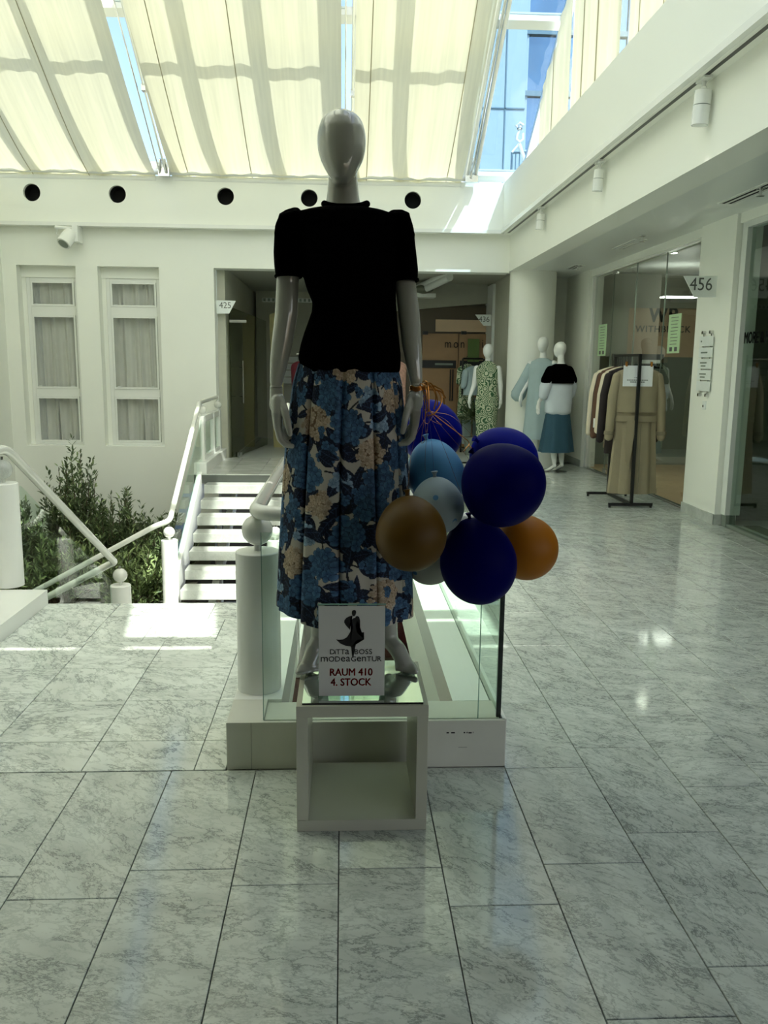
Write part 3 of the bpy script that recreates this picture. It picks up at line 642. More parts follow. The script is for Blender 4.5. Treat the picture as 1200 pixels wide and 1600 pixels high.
# crop coordinates of the logo (5.0 px per photo px) turned to photo px
def lg(pts): return [sp3(430+x/4.8, 920+y/4.8) for x, y in pts]
shapes = [
 [(577, 166), (583, 160), (596, 158), (605, 163), (608, 176), (604, 192), (596, 204), (586, 206), (578, 196), (575, 182)],
 [(582, 200), (560, 205), (536, 216), (520, 234), (518, 252), (530, 272), (548, 292), (560, 308), (556, 288), (557, 268), (565, 248), (562, 232), (572, 216)],
 [(568, 236), (584, 222), (604, 214), (604, 206), (618, 204), (630, 210), (638, 240), (638, 330), (630, 326), (628, 260), (618, 240), (610, 252), (604, 284), (618, 330), (668, 326), (669, 380), (614, 384), (602, 440), (588, 520), (580, 515), (572, 440), (566, 432), (530, 428), (490, 410), (458, 380), (480, 382), (510, 380), (540, 362), (560, 330), (576, 300), (584, 284), (580, 262)],
]
def ear(poly3, name):
    bm = bmesh.new(); vs = [bm.verts.new(p) for p in poly3]; f = bm.faces.new(vs); bmesh.ops.triangulate(bm, faces=[f]); r = bmesh.ops.extrude_face_region(bm, geom=bm.faces[:]); bmesh.ops.translate(bm, verts=[v for v in r['geom'] if isinstance(v, bmesh.types.BMVert)], vec=(0, -.0004, 0)); me = bpy.data.meshes.new(name); bm.to_mesh(me); bm.free(); return me
logo = None
for k, sh in enumerate(shapes):
    me = ear(lg(sh), 'logo_figure'); me.transform(Matrix.Translation(-Vector(sgn.location))); link('logo_figure', me, M['ink'], sgn)
def stext(s, x, y, h, mat, **k):
    p = spx(x, y); return text(s, 'lettering', M[mat], sgn, (p[0], SY+.0004, p[1]), h*(SZ1-SZ0)/147, **k)
def unicase(word, xa, xb, y, cap):
    # every letter at capital height, as printed
    hs = []
    for ch in word:
        o = stext(ch, 0, y, cap*1.38 if ch in 'aemn' else cap, 'ink', align='LEFT'); xs = [v.co.x for v in o.data.vertices]; hs.append((o, min(xs), max(xs)))
    tot = sum(h[2]-h[1] for h in hs); W_ = (xb-xa)/104*(SX1-SX0); gap = (W_-tot)/(len(hs)-1); sc = 1.
    if gap < .0006: sc = (W_-.0010*(len(hs)-1))/tot; gap = .0010
    x = spx(xa, 0)[0]-sgn.location.x
    for o, lo, hi in hs:
        o.data.transform(Matrix.Diagonal((sc, 1, 1, 1))); o.location.x = x-lo*sc; x += (hi-lo)*sc+gap
unicase('DiTTa', 516, 546, 1022.5, 11.6); unicase('BOSS', 554.5, 582, 1022.5, 11.6); unicase('mODeaGenTUR', 501.5, 597, 1034, 11.6)
stext('RAUM 410', 549, 1056.5, 16.5, 'redink', dbl=.0007, sx=.88)
stext('4. STOCK', 549, 1072.5, 16.5, 'redink', dbl=.0007, sx=.88)

# ------------------------------------------------------------------ the large mannequin
YM = 2.75
def A(x, y, dy=0.): return at(x, y, YM+dy)
PXM = (A(600, 600)-A(500, 600)).length/100
man = thing('mannequin', (.035, YM, .4255), 'large glossy white faceless mannequin on the cube in black top and flowered skirt', 'mannequin')
def ring_px(y, xl, xr, ry, dy=0., n=40, e=2.0, zoff=0):
    a, b = A(xl, y, dy), A(xr, y, dy); c_ = (a+b)/2; rx = (b.x-a.x)/2
    out = []
    for j in range(n):
        t = 2*math.pi*j/n; ct, s_ = math.cos(t), math.sin(t)
        out.append((c_.x+rx*math.copysign(abs(ct)**(2/e), ct), c_.y+ry*math.copysign(abs(s_)**(2/e), s_), c_.z+zoff))
    return out
b = MB()
hd = [(172.5, 528, 540, .012, .00), (175, 518, 549, .04, .0), (181, 508, 559, .063, .0), (190, 501, 566, .080, .0), (204, 496.5, 570.5, .093, .0), (220, 495, 572, .098, .0), (236, 496.5, 571, .098, -.004), (250, 500.5, 567.5, .092, -.012), (263, 506.5, 561, .083, -.022), (274, 513, 555.5, .070, -.033), (283, 520, 549, .052, -.044), (289, 527, 542, .028, -.05)]
b.rings([ring_px(y, l, r, ry, dy) for y, l, r, ry, dy in hd])
b.rings([ring_px(y, l, r, ry, dy) for y, l, r, ry, dy in ((255, 514, 557, .05, .012), (275, 513, 558, .052, .012), (300, 511, 560.5, .054, .014), (318, 509, 563, .058, .016), (330, 502, 571, .064, .018), (340, 488, 585, .072, .018))])
b.rings([ring_px(y, l, r, ry, .01, e=2.3) for y, l, r, ry in ((336, 500, 578, .05), (348, 480, 598, .07), (380, 482, 606, .092), (420, 484, 608, .10), (470, 496, 606, .088), (500, 494, 610, .085), (550, 482, 616, .098), (600, 478, 616, .105), (660, 480, 610, .10), (700, 486, 604, .08))])
# legs: front leg (viewer's right) and the other
def leg(x0, xk, xa, xt, tw):
    b.caps([A(x0, 650, .0), A((x0+xk)/2, 760, -.005), A(xk, 860, -.01), A((xk+xa)/2+1, 910, .02), A(xa, 975, .055), A(xa+tw*.2, 1003, .068)], [.085, .070, .052, .050, .034, .029], 20)
    an = A(xa+tw*.2, 1000, .066); zf = .4265
    ball_ = Vector((an.x+tw*.0035, 2.755, zf+.028)); toe = Vector((an.x+tw*.0048, 2.705, zf+.016)); heel = Vector((an.x, 2.855, zf+.075))
    b.caps([an, (an+heel)/2+Vector((0, 0, -.01)), heel+Vector((0, -.012, -.01))], [.029, .027, .024], 14)
    b.caps([an+Vector((0, -.01, -.0)), (an+ball_)/2+Vector((0, -.014, .012)), ball_], [.029, .030, .028], 14)
    b.caps([heel, (heel+ball_)/2, ball_], [.022, .024, .026], 12)
    side = 1 if tw > 0 else -1
    for k in range(5):
        o = (k-2)*.0125*side
        st_ = ball_+Vector((-o*1.0, -.004+abs(k-1)*.004, -.008)); en = st_+Vector((-o*.25+.003*side, -.048+.006*k, -.006 if k else -.004)); r = .0125 if k == 0 else .0088
        en.z = zf+r+.001; b.caps([st_, (st_+en)/2+Vector((0, 0, .004)), en], [r*1.15, r, r*.95], 10)
leg(585, 592, 606, 622, 14); leg(508, 505, 500, 492, -9)
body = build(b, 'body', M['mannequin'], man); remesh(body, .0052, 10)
def arm_part(nm, pts, rs, vox, sm, smf=.5, extra=None):
    m = MB(); m.caps(pts, rs, 20)
    if extra: extra(m)
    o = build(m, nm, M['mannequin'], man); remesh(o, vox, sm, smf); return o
k = PXM
arm_part('arm', [A(466, 364, .0), A(453, 400, .0), A(449.5, 440, .0), A(447.5, 490, -.005), A(441, 535, -.014), A(436, 565, -.022), A(431.5, 598, -.030)], [17*k, 18*k, 17.2*k, 17.6*k, 16.2*k, 14.2*k, 10.0*k], .004, 8)
arm_part('arm', [A(614, 366, .0), A(628, 400, .0), A(633, 440, .0), A(639, 490, -.005), A(643, 535, -.014), A(646.5, 565, -.022), A(650.5, 596, -.030)], [16*k, 17*k, 15.8*k, 16.6*k, 15.4*k, 13.2*k, 9.8*k], .004, 8)
# seams at the wrists
for cx_, cy_, r in ((431.0, 605, 10.2), (651.2, 602, 9.8)):
    m = MB(); p = A(cx_, cy_, -.031); q = A(cx_, cy_+1.0, -.031); m.tube([p, q], r*k, 24); build(m, 'wrist_seam', M['greyink'], man)
def hand(W_, s):
    """W_: px wrist centre; s: +1 thumb towards viewer's right, -1 left"""
    def H(x, y, d): return A(W_[0]+s*x, W_[1]+y, d)
    m = MB()
    m.caps([H(0, 0, -.031), H(.5, 12, -.034), H(1.5, 28, -.038)], [9.8*k, 10.4*k, 12*k], 16)
    # palm: broad in depth
    for j in range(4):
        d = -.066+.0215*j
        m.caps([H(2, 20, -.038+(d+.03)*.45), H(1.5+j*.3, 40, -.038+(d+.03)*.85), H(2.5+j*.8, 62-j*2.5, d)], [9.5*k, 8.6*k, 6.4*k], 12)
    m.caps([H(5, 18, -.045), H(7, 36, -.052)], [9*k, 6.5*k], 12)
    # four fingers of unequal length, each bent at two knuckles; the index is nearest the viewer and lowest
    for j in range(4):
        d = -.068+.0225*j; L_ = (1., 1.06, .96, .80)[j]; r = (5.0, 5.0, 4.7, 4.1)[j]*k; up_ = -4.6*j
        m.caps([H(2.5+j*.8, 62-j*2.5, d), H(6.5+j, 62+19*L_+up_, d-.004), H(14+j, 62+27*L_+up_, d-.006), H(24*L_+1, 62+29*L_+up_, d-.004)], [r*1.12, r*1.02, r*.92, r*.80], 12)
    # thumb leaves the side of the palm near its base
    m.caps([H(7, 20, -.054), H(13.5, 36, -.078), H(18, 54, -.088), H(21.5, 72, -.086)], [7.2*k, 6.2*k, 5.3*k, 4.2*k], 12)
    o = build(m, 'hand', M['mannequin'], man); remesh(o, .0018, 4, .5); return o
hand((431.5, 606), 1)
h2 = hand((650.8, 603), -1)

# ------------------------------------------------------------------ black top
top = thing('puff_sleeve_top', (.03, YM, 1.42), 'black short puff sleeve jersey top on the large mannequin', 'top')
m = MB()
m.rings([ring_px(y, l, r, ry, .005, e=2.5) for y, l, r, ry in ((326, 499, 579, .060), (330, 480, 600, .080), (336, 458, 618, .098), (352, 455, 622, .112), (380, 462, 621, .122), (410, 468, 620, .128), (432, 473.5, 619, .126), (452, 479, 618.5, .118), (474, 488, 619, .112), (488, 487, 620, .110), (505, 481, 621, .112), (520, 475.5, 622.5, .114), (538, 470, 624.5, .118), (552, 467, 626, .120), (560, 466, 626, .120), (570, 468.5, 626, .116), (578, 471.5, 625, .112), (581, 472, 624, .110))])
for sd in (0, 1):
    if sd == 0: cl = [(451, 340, 15), (449, 352, 18.5), (448, 372, 19), (448, 395, 20), (448.5, 415, 19.5), (450, 431, 19)]; tip = [(462, 333, 9), (448, 336, 8), (442, 338, 6)]
    else: cl = [(627, 342, 14.5), (630, 356, 16), (631.5, 376, 16.5), (633, 398, 17.5), (635, 420, 18), (635, 437, 17.5)]; tip = [(614, 336, 8), (628, 335, 7.5), (634, 336, 5.5)]
    rr = []
    for x, y, hw in cl:
        a = A(x, y); n = 36
        rr.append([(a.x+(hw*k)*math.cos(2*math.pi*j/n)*(1+.04*math.sin(7*2*math.pi*j/n)), a.y+.068*math.sin(2*math.pi*j/n)*(1+.04*math.sin(5*2*math.pi*j/n)), a.z) for j in range(n)])
    m.rings(rr)
    m.caps([A(x, y) for x, y, r in tip], [r*k for x, y, r in tip], 14)
    # gathered puff, in folds over the shoulder
    for q in range(5):
        dy = -.05+.025*q; a0 = tip[0]; a2 = tip[2]
        m.caps([A(a0[0], a0[1]+2, dy), A(a2[0]+(-1 if sd == 0 else 1), a2[1]-1+abs(q-2), dy), A(cl[2][0]+(-12 if sd == 0 else 9), cl[2][1]-8, dy)], [7*k, 6*k, 8*k], 10)
sh = build(m, 'jersey', M['blackcloth'], top); remesh(sh, .0045, 5)
m = MB(); pts = []
for j in range(41):
    t = 2*math.pi*j/40; a = A(540+33*math.cos(t), 324, .012); pts.append((a.x, a.y+.062*math.sin(t), a.z+.010*math.sin(t)+.010*abs(math.cos(t))**3))
m.tube(pts, .011, 12, caps=False); build(m, 'collar_rib', M['blackcloth'], top, smooth=True)
for sd, cl in ((0, ((431, 470, 432),)), (1, ((617.5, 652.5, 438),))):
    xl, xr, yy = cl[0]; pts = []
    for j in range(41):
        t = 2*math.pi*j/40; a = A((xl+xr)/2+(xr-xl)/2*math.cos(t), yy, 0); pts.append((a.x, a.y+.069*math.sin(t), a.z))
    m = MB(); m.tube(pts, .005, 8, caps=False); build(m, 'sleeve_cuff', M['blackcloth'], top, smooth=True)

# ------------------------------------------------------------------ flowered skirt: pleated cloth with the print held in a colour attribute
def skirt():
    NU, NV = 840, 430
    ty = np.array([568, 585, 600, 650, 700, 760, 850, 940, 1000.]); tl = np.array([466, 461, 457, 450.5, 445, 441, 436, 432, 430.]); tr = np.array([621, 625, 628.5, 633, 637, 640, 643, 645, 646.])
    zc = np.array([A(540, y).z for y in ty]); xl = np.array([A(x, y).x for x, y in zip(tl, ty)]); xr = np.array([A(x, y).x for x, y in zip(tr, ty)])
    o = np.argsort(zc); zc, xl, xr = zc[o], xl[o], xr[o]
    th = np.linspace(0, 2*np.pi, NU, endpoint=False); v = np.linspace(0, 1, NV)
    T, V = np.meshgrid(th, v)                                  # V 0 waist, 1 hem
    ztop = zc[-1]; front = np.clip(-np.sin(T), 0, 1); left = np.clip(-np.cos(T), 0, 1)
    hem = .628+.040*left**2*(1-.3*front)-.004*np.sin(T*3)+.012*np.clip(np.sin(T), 0, 1)
    Z = ztop+(hem-ztop)*V
    L_ = np.interp(Z, zc, xl); R_ = np.interp(Z, zc, xr); CX = (L_+R_)/2; RX = (R_-L_)/2
    d = (ztop-Z)/(ztop-.63); RY = .100+.055*np.clip(d*1.15, 0, 1)
    ph = T*11+1.2+.5*np.sin(T*2+1)+.5*np.sin(T+2)
    sw_ = np.sin(ph); w = 1-2*np.exp(-((1-sw_)/.16)); amp = .055+.20*d
    fold = amp*(w*.5-.5)+.022*d*np.sin(T*7+1+2*d)+.010*d*np.sin(T*23+3*d)+.006*np.sin(T*17+Z*9)
    side = np.abs(np.cos(T))**6
    k_ = 1+fold*(1-.35*side)*1.6
    X = CX+RX*np.cos(T)*(1+fold*(.30))+.035*d*np.cos(ph)*np.exp(-((1-sw_)/.5))*front; Y = YM+RY*np.sin(T)*k_*1.06
    # the narrow panel hanging lower at the front left
    co = np.stack([X, Y, Z], -1).reshape(-1, 3)
    # ---- print, in cloth metres
    U = (T+.10*np.cos(ph)*d*0.6)*.205; Vm = Z.copy(); U = U.ravel(); Vm = Vm.ravel(); per = 2*np.pi*.205
    rng = np.random.RandomState(11)
    C_ = np.tile(np.array([.50, .48, .42]), (U.size, 1)); 
    order_z = np.argsort(Vm)
    zs_sorted = Vm[order_z]
    def near(cu, cv, R):
        a, b_ = np.searchsorted(zs_sorted, [cv-R, cv+R]); idx = order_z[a:b_]
        du = (U[idx]-cu+per/2) % per-per/2; m_ = np.abs(du) < R; idx = idx[m_]; return idx, du[m_], Vm[idx]-cv
    def mixc(idx, m_, col, a=1.):
        C_[idx[m_]] = C_[idx[m_]]*(1-a)+np.array(col)*a
    def leaf(cu, cv, L, Wd, ang, col, rib):
        idx, du, dv = near(cu, cv, L)
        x = du*math.cos(ang)+dv*math.sin(ang); y = -du*math.sin(ang)+dv*math.cos(ang); s = x/L
        wl = Wd*np.clip(1-s*s, 0, 1)**.8*(1+.35*s); m_ = (np.abs(s) < 1) & (np.abs(y) < wl)
        mixc(idx, m_, col); vein = m_ & ((np.abs(y) < .0009) | (np.abs(((x-np.abs(y)*.8)/.011) % 1-.5) < .045)); mixc(idx, vein, rib, .8)
    def stem_(cu, cv, L, ang, bend):
        idx, du, dv = near(cu, cv, L); x = du*math.cos(ang)+dv*math.sin(ang); y = -du*math.sin(ang)+dv*math.cos(ang)-bend*x*x/L
        m_ = (np.abs(x) < L) & (np.abs(y) < .0028); mixc(idx, m_, (.012, .014, .022))
    def blossom(cu, cv, R, n, base, light, line, rot):
        idx, du, dv = near(cu, cv, R*1.1); r = np.hypot(du, dv); a = np.arctan2(dv, du)+rot
        lob = np.abs(np.cos(a*n/2)); Rb = R*(.62+.38*lob**.6); m_ = r < Rb; f = np.clip(r/Rb, 0, 1)
        g = (.25+.75*f**1.5)*(.55+.45*lob**.5); col = np.array(base)[None]*(1-g[:, None])+np.array(light)[None]*g[:, None]
        C_[idx[m_]] = col[m_]
        e = m_ & ((f > .94) | ((lob < .16) & (r > R*.12))); mixc(idx, e, line, .75)
        mixc(idx, r < R*.09, light, .9)
    def cluster(cu, cv, R, pal, n, npet, pr):
        idx, du, dv = near(cu, cv, R*1.05); r = np.hypot(du, dv*.95); m_ = r < R*.9; mixc(idx, m_, pal[2])
        for q in range(n):
            a = q*2.39996; rr = R*math.sqrt((q+.5)/n); j = .8+.4*rng.rand(); s = .55+.7*rng.rand()
            blossom(cu+rr*math.cos(a)+rng.uniform(-.004, .004), cv+rr*math.sin(a)+rng.uniform(-.004, .004), pr*j, npet, tuple(x*s for x in pal[0]), tuple(x*(.6+.5*s) for x in pal[1]), pal[2], rng.rand()*6)
    blue = ((.012, .036, .095), (.085, .185, .33), (.003, .008, .03)); pale = ((.10, .20, .34), (.34, .48, .62), (.02, .05, .12)); beige = ((.36, .26, .17), (.56, .47, .36), (.17, .11, .07))
    NAVY = (.008, .012, .030); RIB = (.05, .09, .17)
    rows = np.arange(.64, 1.54, .07)
    for i, zz in enumerate(rows):
        for j in range(13):
            cu = (j+.5*(i % 2))*per/13+rng.uniform(-.02, .02); cv = zz+rng.uniform(-.02, .02)
            for q in range(3): leaf(cu+rng.uniform(-.05, .05), cv+rng.uniform(-.04, .04), rng.uniform(.030, .052), rng.uniform(.012, .022), rng.rand()*6.28, NAVY, RIB)
            stem_(cu, cv, .05, rng.rand()*3, rng.uniform(-.4, .4))
    kinds = []
    for i, zz in enumerate(np.arange(.66, 1.52, .088)):
        for j in range(10):
            cu = (j+.5*(i % 2))*per/10+rng.uniform(-.018, .018); cv = zz+rng.uniform(-.014, .014); kinds.append((cu, cv, (0, 1, 2, 1, 2)[(j+i*2) % 5]))
    for cu, cv, kd in kinds:
        if kd == 0: cluster(cu, cv, rng.uniform(.040, .052), beige, 26, 4, .0115)
        elif kd in (1, 3): cluster(cu, cv, rng.uniform(.044, .058), blue, 15, 4, .021)
        else:
            cluster(cu, cv, rng.uniform(.026, .036), blue if rng.rand() < .6 else pale, 7, 5, .017)
            for q in range(2): leaf(cu+rng.uniform(-.04, .04), cv+rng.uniform(-.04, .04), .034, .014, rng.rand()*6.28, NAVY, RIB)
    for q in range(46):
        cluster(rng.rand()*per, rng.uniform(.64, 1.45), .014, blue, 3, 5, .011)
    me = bpy.data.meshes.new('skirt_cloth'); n = NU*NV
    ii = np.arange(NU); jj = np.arange(NV-1); a = (jj[:, None]*NU+ii[None]).ravel(); b2_ = (jj[:, None]*NU+((ii+1) % NU)[None]).ravel()
    quads = np.stack([a, b2_, b2_+NU, a+NU], -1)
    me.vertices.add(n); me.vertices.foreach_set('co', (co-np.array([.035, YM, .62])).ravel()); me.loops.add(quads.size); me.loops.foreach_set('vertex_index', quads.ravel()[::1].astype(np.int32))
    me.polygons.add(len(quads)); me.polygons.foreach_set('loop_start', np.arange(0, quads.size, 4, dtype=np.int32)); me.polygons.foreach_set('loop_total', np.full(len(quads), 4, dtype=np.int32)); me.update(calc_edges=True)
    me.polygons.foreach_set('use_smooth', np.ones(len(quads), dtype=bool))
    ca = me.color_attributes.new('print', 'FLOAT_COLOR', 'POINT'); ca.data.foreach_set('color', np.concatenate([C_, np.ones((n, 1))], 1).astype(np.float32).ravel())
    mt_, nt, bs_, o_ = new_mat('flowered_cotton_print'); at_ = nt.nodes.new('ShaderNodeAttribute'); at_.attribute_name = 'print'
    nt.links.new(at_.outputs['Color'], bs_.inputs['Base Color']); bs_.inputs['Roughness'].default_value = .75; bs_.inputs['Specular IOR Level'].default_value = .25
    me.materials.append(mt_); return me
sk = bpy.data.objects.new('flowered_skirt', skirt()); COL.objects.link(sk); sk.location = (.035, YM, .62)
tag(sk, 'long pleated skirt printed with blue and beige hydrangeas on the large mannequin', 'skirt')

# ------------------------------------------------------------------ balloons and ribbons
GATH = at(666, 628, 2.66)
def balloon(px, py, rx, ry, Y, mat, label, tilt=None, egg=.14, dots=False):
    c_ = at(px, py, Y); s = (at(px+10, py, Y)-at(px-10, py, Y)).length/20; rx *= s; ry *= s
    ax = (Vector(tilt) if tilt else Vector((GATH.x-c_.x, GATH.y-c_.y, GATH.z-c_.z))).normalized()
    t = thing('balloon', tuple(c_), label, 'balloon', 'balloons tied to the mannequin wrist')
    a = ax.cross(Vector((0, 1, 0))); a = a.normalized() if a.length > .05 else Vector((1, 0, 0)); b_ = ax.cross(a)
    n, mm = 48, 32; R = []
    for i in range(mm+1):
        u = math.pi*(i+.02)/(mm+.04); h = math.cos(u); r = math.sin(u)*(1-egg*h*.5) if h > 0 else math.sin(u)*(1-egg*h*.15)
        hh = h*ry*(1+.05*(h > 0)*h)
        R.append([c_+ax*hh+(a*math.cos(2*math.pi*j/n)+b_*math.sin(2*math.pi*j/n))*rx*r for j in range(n)])
    m = MB(); m.rings(R[::-1]); build(m, 'skin', M[mat], t, smooth=True)
    kt = c_+ax*ry*1.05
    m = MB(); m.tube([kt-ax*.006, kt+ax*.004, kt+ax*.009, kt+ax*.018], [.010, .005, .006, .011], 14); build(m, 'knot', M[mat], t, smooth=True)
    if dots:
        for th, ph in ((-1.1, .35), (-.2, 1.25), (-1.75, 1.1), (-2.3, 2.0), (-.9, 2.0), (-1.45, 2.7), (.6, .7)):
            d = Vector((math.cos(th)*math.sin(ph), math.sin(th)*math.sin(ph), math.cos(ph))); p = c_+d*rx*1.0
            hit = Vector((d.x, d.y, d.z)); q = d.cross(Vector((0, 0, 1))).normalized(); w = d.cross(q)
            rr = .0085
            poly = []
            for j in range(16):
                e = q*math.cos(j*math.pi/8)*rr+w*math.sin(j*math.pi/8)*rr; v = c_+(d*rx+e).normalized()*(rx*1.012); poly.append(v)
            m = MB(); m.prism(poly, d*.0006); build(m, 'dot', M['dot'], t)
    return kt+ax*.006
K = []
K.append(balloon(786, 758, 66.5, 64, 2.50, 'navy', 'big navy balloon in front at the upper right of the bunch'))
K.append(balloon(787, 720, 52, 55, 2.78, 'royal', 'blue balloon peeping over the top of the big navy one'))
K.append(balloon(674, 676, 47.5, 50, 2.95, 'royal', 'blue balloon right behind the hand with the ribbons', tilt=(-.3, -.2, 1)))
K.append(balloon(681, 742, 45, 54, 2.80, 'blight', 'light blue balloon in the middle below the hand', tilt=(-.28, 0, 1)))
K.append(balloon(683, 791, 42, 44, 2.61, 'bwhite', 'whitish balloon with blue dots, overlapping the light blue one', tilt=(-.1, 0, 1), dots=True))
K.append(balloon(642, 835, 55.5, 58, 2.45, 'bgold', 'dull gold balloon hanging in front of the flowered skirt', tilt=(-.1, .1, 1)))
K.append(balloon(747, 878, 59.5, 67, 2.62, 'navy', 'big navy balloon hanging lowest in the bunch', tilt=(-.22, 0, 1)))
K.append(balloon(821, 855, 49.5, 52, 2.83, 'borange', 'orange balloon at the lower right of the bunch'))
K.append(balloon(672, 871, 42, 43, 2.81, 'bcream', 'whitish balloon half hidden under the gold one', dots=True))
wr_ = A(651.2, 607, -.031)
rb = thing('ribbon_bunch', tuple(wr_), 'copper gold curling ribbons tied round the mannequin wrist', 'ribbon')
m = MB()
pts = [(wr_.x+.0215*math.cos(2*math.pi*j/24), wr_.y+.0235*math.sin(2*math.pi*j/24), wr_.z+.002*math.sin(j)) for j in range(25)]
for dz in (-.005, 0, .005): m.tube([(x, y, z+dz) for x, y, z in pts], .0028, 6, caps=False)
build(m, 'wrist_loop', M['gold'], rb, smooth=True)
def ribbon(P_, mat='gold', w=.0022, n=20):
    P_ = [Vector(p) for p in P_]; out = []
    for i in range(len(P_)-1):
        p0 = P_[max(i-1, 0)]; p1 = P_[i]; p2 = P_[i+1]; p3 = P_[min(i+2, len(P_)-1)]
        for s in range(n//2):
            t = s/(n/2); out.append(.5*((2*p1)+(p2-p0)*t+(2*p0-5*p1+4*p2-p3)*t*t+(3*p1-p0-3*p2+p3)*t**3))
    out.append(P_[-1]); m = MB(); m.tube(out, w, 6, flat=.35); build(m, 'ribbon', M[mat], rb, smooth=True)
q = lambda x, y, d=0.: at(x, y, 2.66+d)
tied = q(661, 608)
for e in ((690, 613, 696, 622, 691, 620), (684, 606, 692, 612, 694, 632), (676, 602, 683, 622, 683, 634), (672, 602, 681, 618, 678, 640), (668, 600, 670, 640, 663, 640), (664, 603, 667, 622, 664, 652)):
    ribbon([tied, q(e[0]-8, e[1]-3, -.01), q(e[0], e[1], -.02), q(e[2], e[3], -.02), q(e[4], e[5], -.01)])
ribbon([tied, q(680, 607, .01), q(690, 625, .01), q(680, 645), q(667, 650)]); ribbon([tied, q(666, 615), q(663, 640), q(672, 655), q(678, 645, .01)], 'bluerib')
ribbon([tied, q(664, 622), q(660, 652), q(668, 662), q(674, 650), q(670, 636)])
for kk, kt in enumerate(K):
    mid = (tied+kt)/2+Vector((.006*math.sin(kk*2.1), -.012, -.004)); ribbon([tied, q(668+kk % 3, 640), mid, kt], 'bluerib' if kk == 4 else 'gold', .0014)
ribbon([q(668, 640), q(672, 655), q(690, 664), q(682, 658)]); ribbon([q(664, 650), q(658, 690), q(664, 688), q(661, 680)]); ribbon([q(668, 640, .02), q(720, 680, .06), q(733, 692, .08), q(728, 700, .05)], w=.0014)
ribbon([at(728, 702, 2.5), at(724, 706, 2.48), at(732, 697, 2.46), at(737, 700, 2.46)], w=.0014)

# ------------------------------------------------------------------ shop front on the right (456) and the nearer one
def pane_x(x, y0, y1, z0, z1, par, name='pane', mat='shopglass'):
    m = MB(); m.box(x, x+.010, y0, y1, z0, z1); return build(m, name, M[mat], par)
sf1 = thing('shop_front', (3.58, 10.4, 0), 'frameless glass shop front behind the coat rack', 'shop front')
for a, b_ in ((8.475, 9.53), (9.54, 10.50), (10.51, 11.38), (11.39, 12.27)): pane_x(3.585, a, b_, .02, 2.735, sf1)
m = MB(); m.box(3.56, 3.62, 8.46, 12.28, 2.72, 2.765); m.box(3.56, 3.62, 12.22, 12.28, 0, 2.74); build(m, 'top_channel', M['white'], sf1)
m = MB(); m.box(3.565, 3.61, 8.46, 12.28, .0, .02); build(m, 'floor_channel', M['chrome'], sf1)
for y in (9.535, 10.505, 11.385):
    m = MB(); m.box(3.583, 3.597, y-.004, y+.004, .02, 2.735); build(m, 'pane_joint', M['greyfilm'], sf1)
for y, z in ((11.36, 2.70), (11.36, .06), (9.55, .06)):
    m = MB(); m.box(3.57, 3.61, y-.10, y+.05, z-.03, z+.03); build(m, 'patch_fitting', M['chrome'], sf1)
sf2 = thing('shop_front', (3.58, 6.6, 0), 'dark glass shop front at the right edge with black lettering', 'shop front')
for a, b_ in ((6.1, 7.58), (4.5, 6.09), (2.0, 4.49)): pane_x(3.60, a, b_, .03, 2.70, sf2)
m = MB(); m.box(3.56, 3.70, 7.59, 7.69, .11, 2.74); m.box(3.56, 3.66, 2, 7.6, 2.69, 2.745); build(m, 'frame', M['soffit'], sf2)
m = MB(); m.box(3.57, 3.66, 7.585, 7.68, 0, .108); m.box(3.58, 3.64, 2.0, 7.585, 0, .028); build(m, 'foot_channel', M['greyfilm'], sf2)
m = MB(); m.box(3.555, 3.58, 2.0, 7.69, 0, .006); m.box(3.555, 3.575, 8.46, 12.28, 0, .006); build(m, 'threshold_strip', M['chrome'], sf2)
text('MORE & MORE', 'lettering', M['ink'], sf2, (3.597, 7.575, 1.685), .14, xdir=(0, -1, 0), ydir=(0, 0, 1), dbl=.004, align='LEFT', sx=.72)
# shop interiors
m = MB(); m.box(3.62, 7.0, 8.3, 12.9, -.1, .004); struct(m, 'floor_shop_right', M['wood'])
m = MB(); m.box(3.72, 7.0, 12.62, 12.8, 0, 1.62); struct(m, 'wall_shop_lower', M['greyfilm'])
m = MB(); m.box(3.72, 7.0, 12.62, 12.8, 1.62, 2.33); struct(m, 'wall_shop_upper', M['tan'])
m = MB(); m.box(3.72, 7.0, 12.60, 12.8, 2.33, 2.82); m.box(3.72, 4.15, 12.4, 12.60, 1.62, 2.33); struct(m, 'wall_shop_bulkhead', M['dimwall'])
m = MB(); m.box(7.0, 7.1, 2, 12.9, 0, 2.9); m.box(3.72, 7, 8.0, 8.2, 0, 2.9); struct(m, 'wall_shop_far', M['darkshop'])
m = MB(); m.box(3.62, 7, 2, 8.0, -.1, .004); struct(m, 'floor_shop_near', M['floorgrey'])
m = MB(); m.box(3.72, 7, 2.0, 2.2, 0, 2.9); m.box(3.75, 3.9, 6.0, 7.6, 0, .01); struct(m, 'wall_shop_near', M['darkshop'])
m = MB(); m.box(3.72, 7, 7.9, 8.0, 0, 2.3); m.box(4.6, 4.7, 2.2, 7.9, 0, 2.9); struct(m, 'wall_shop_divider', M['darkshop'])
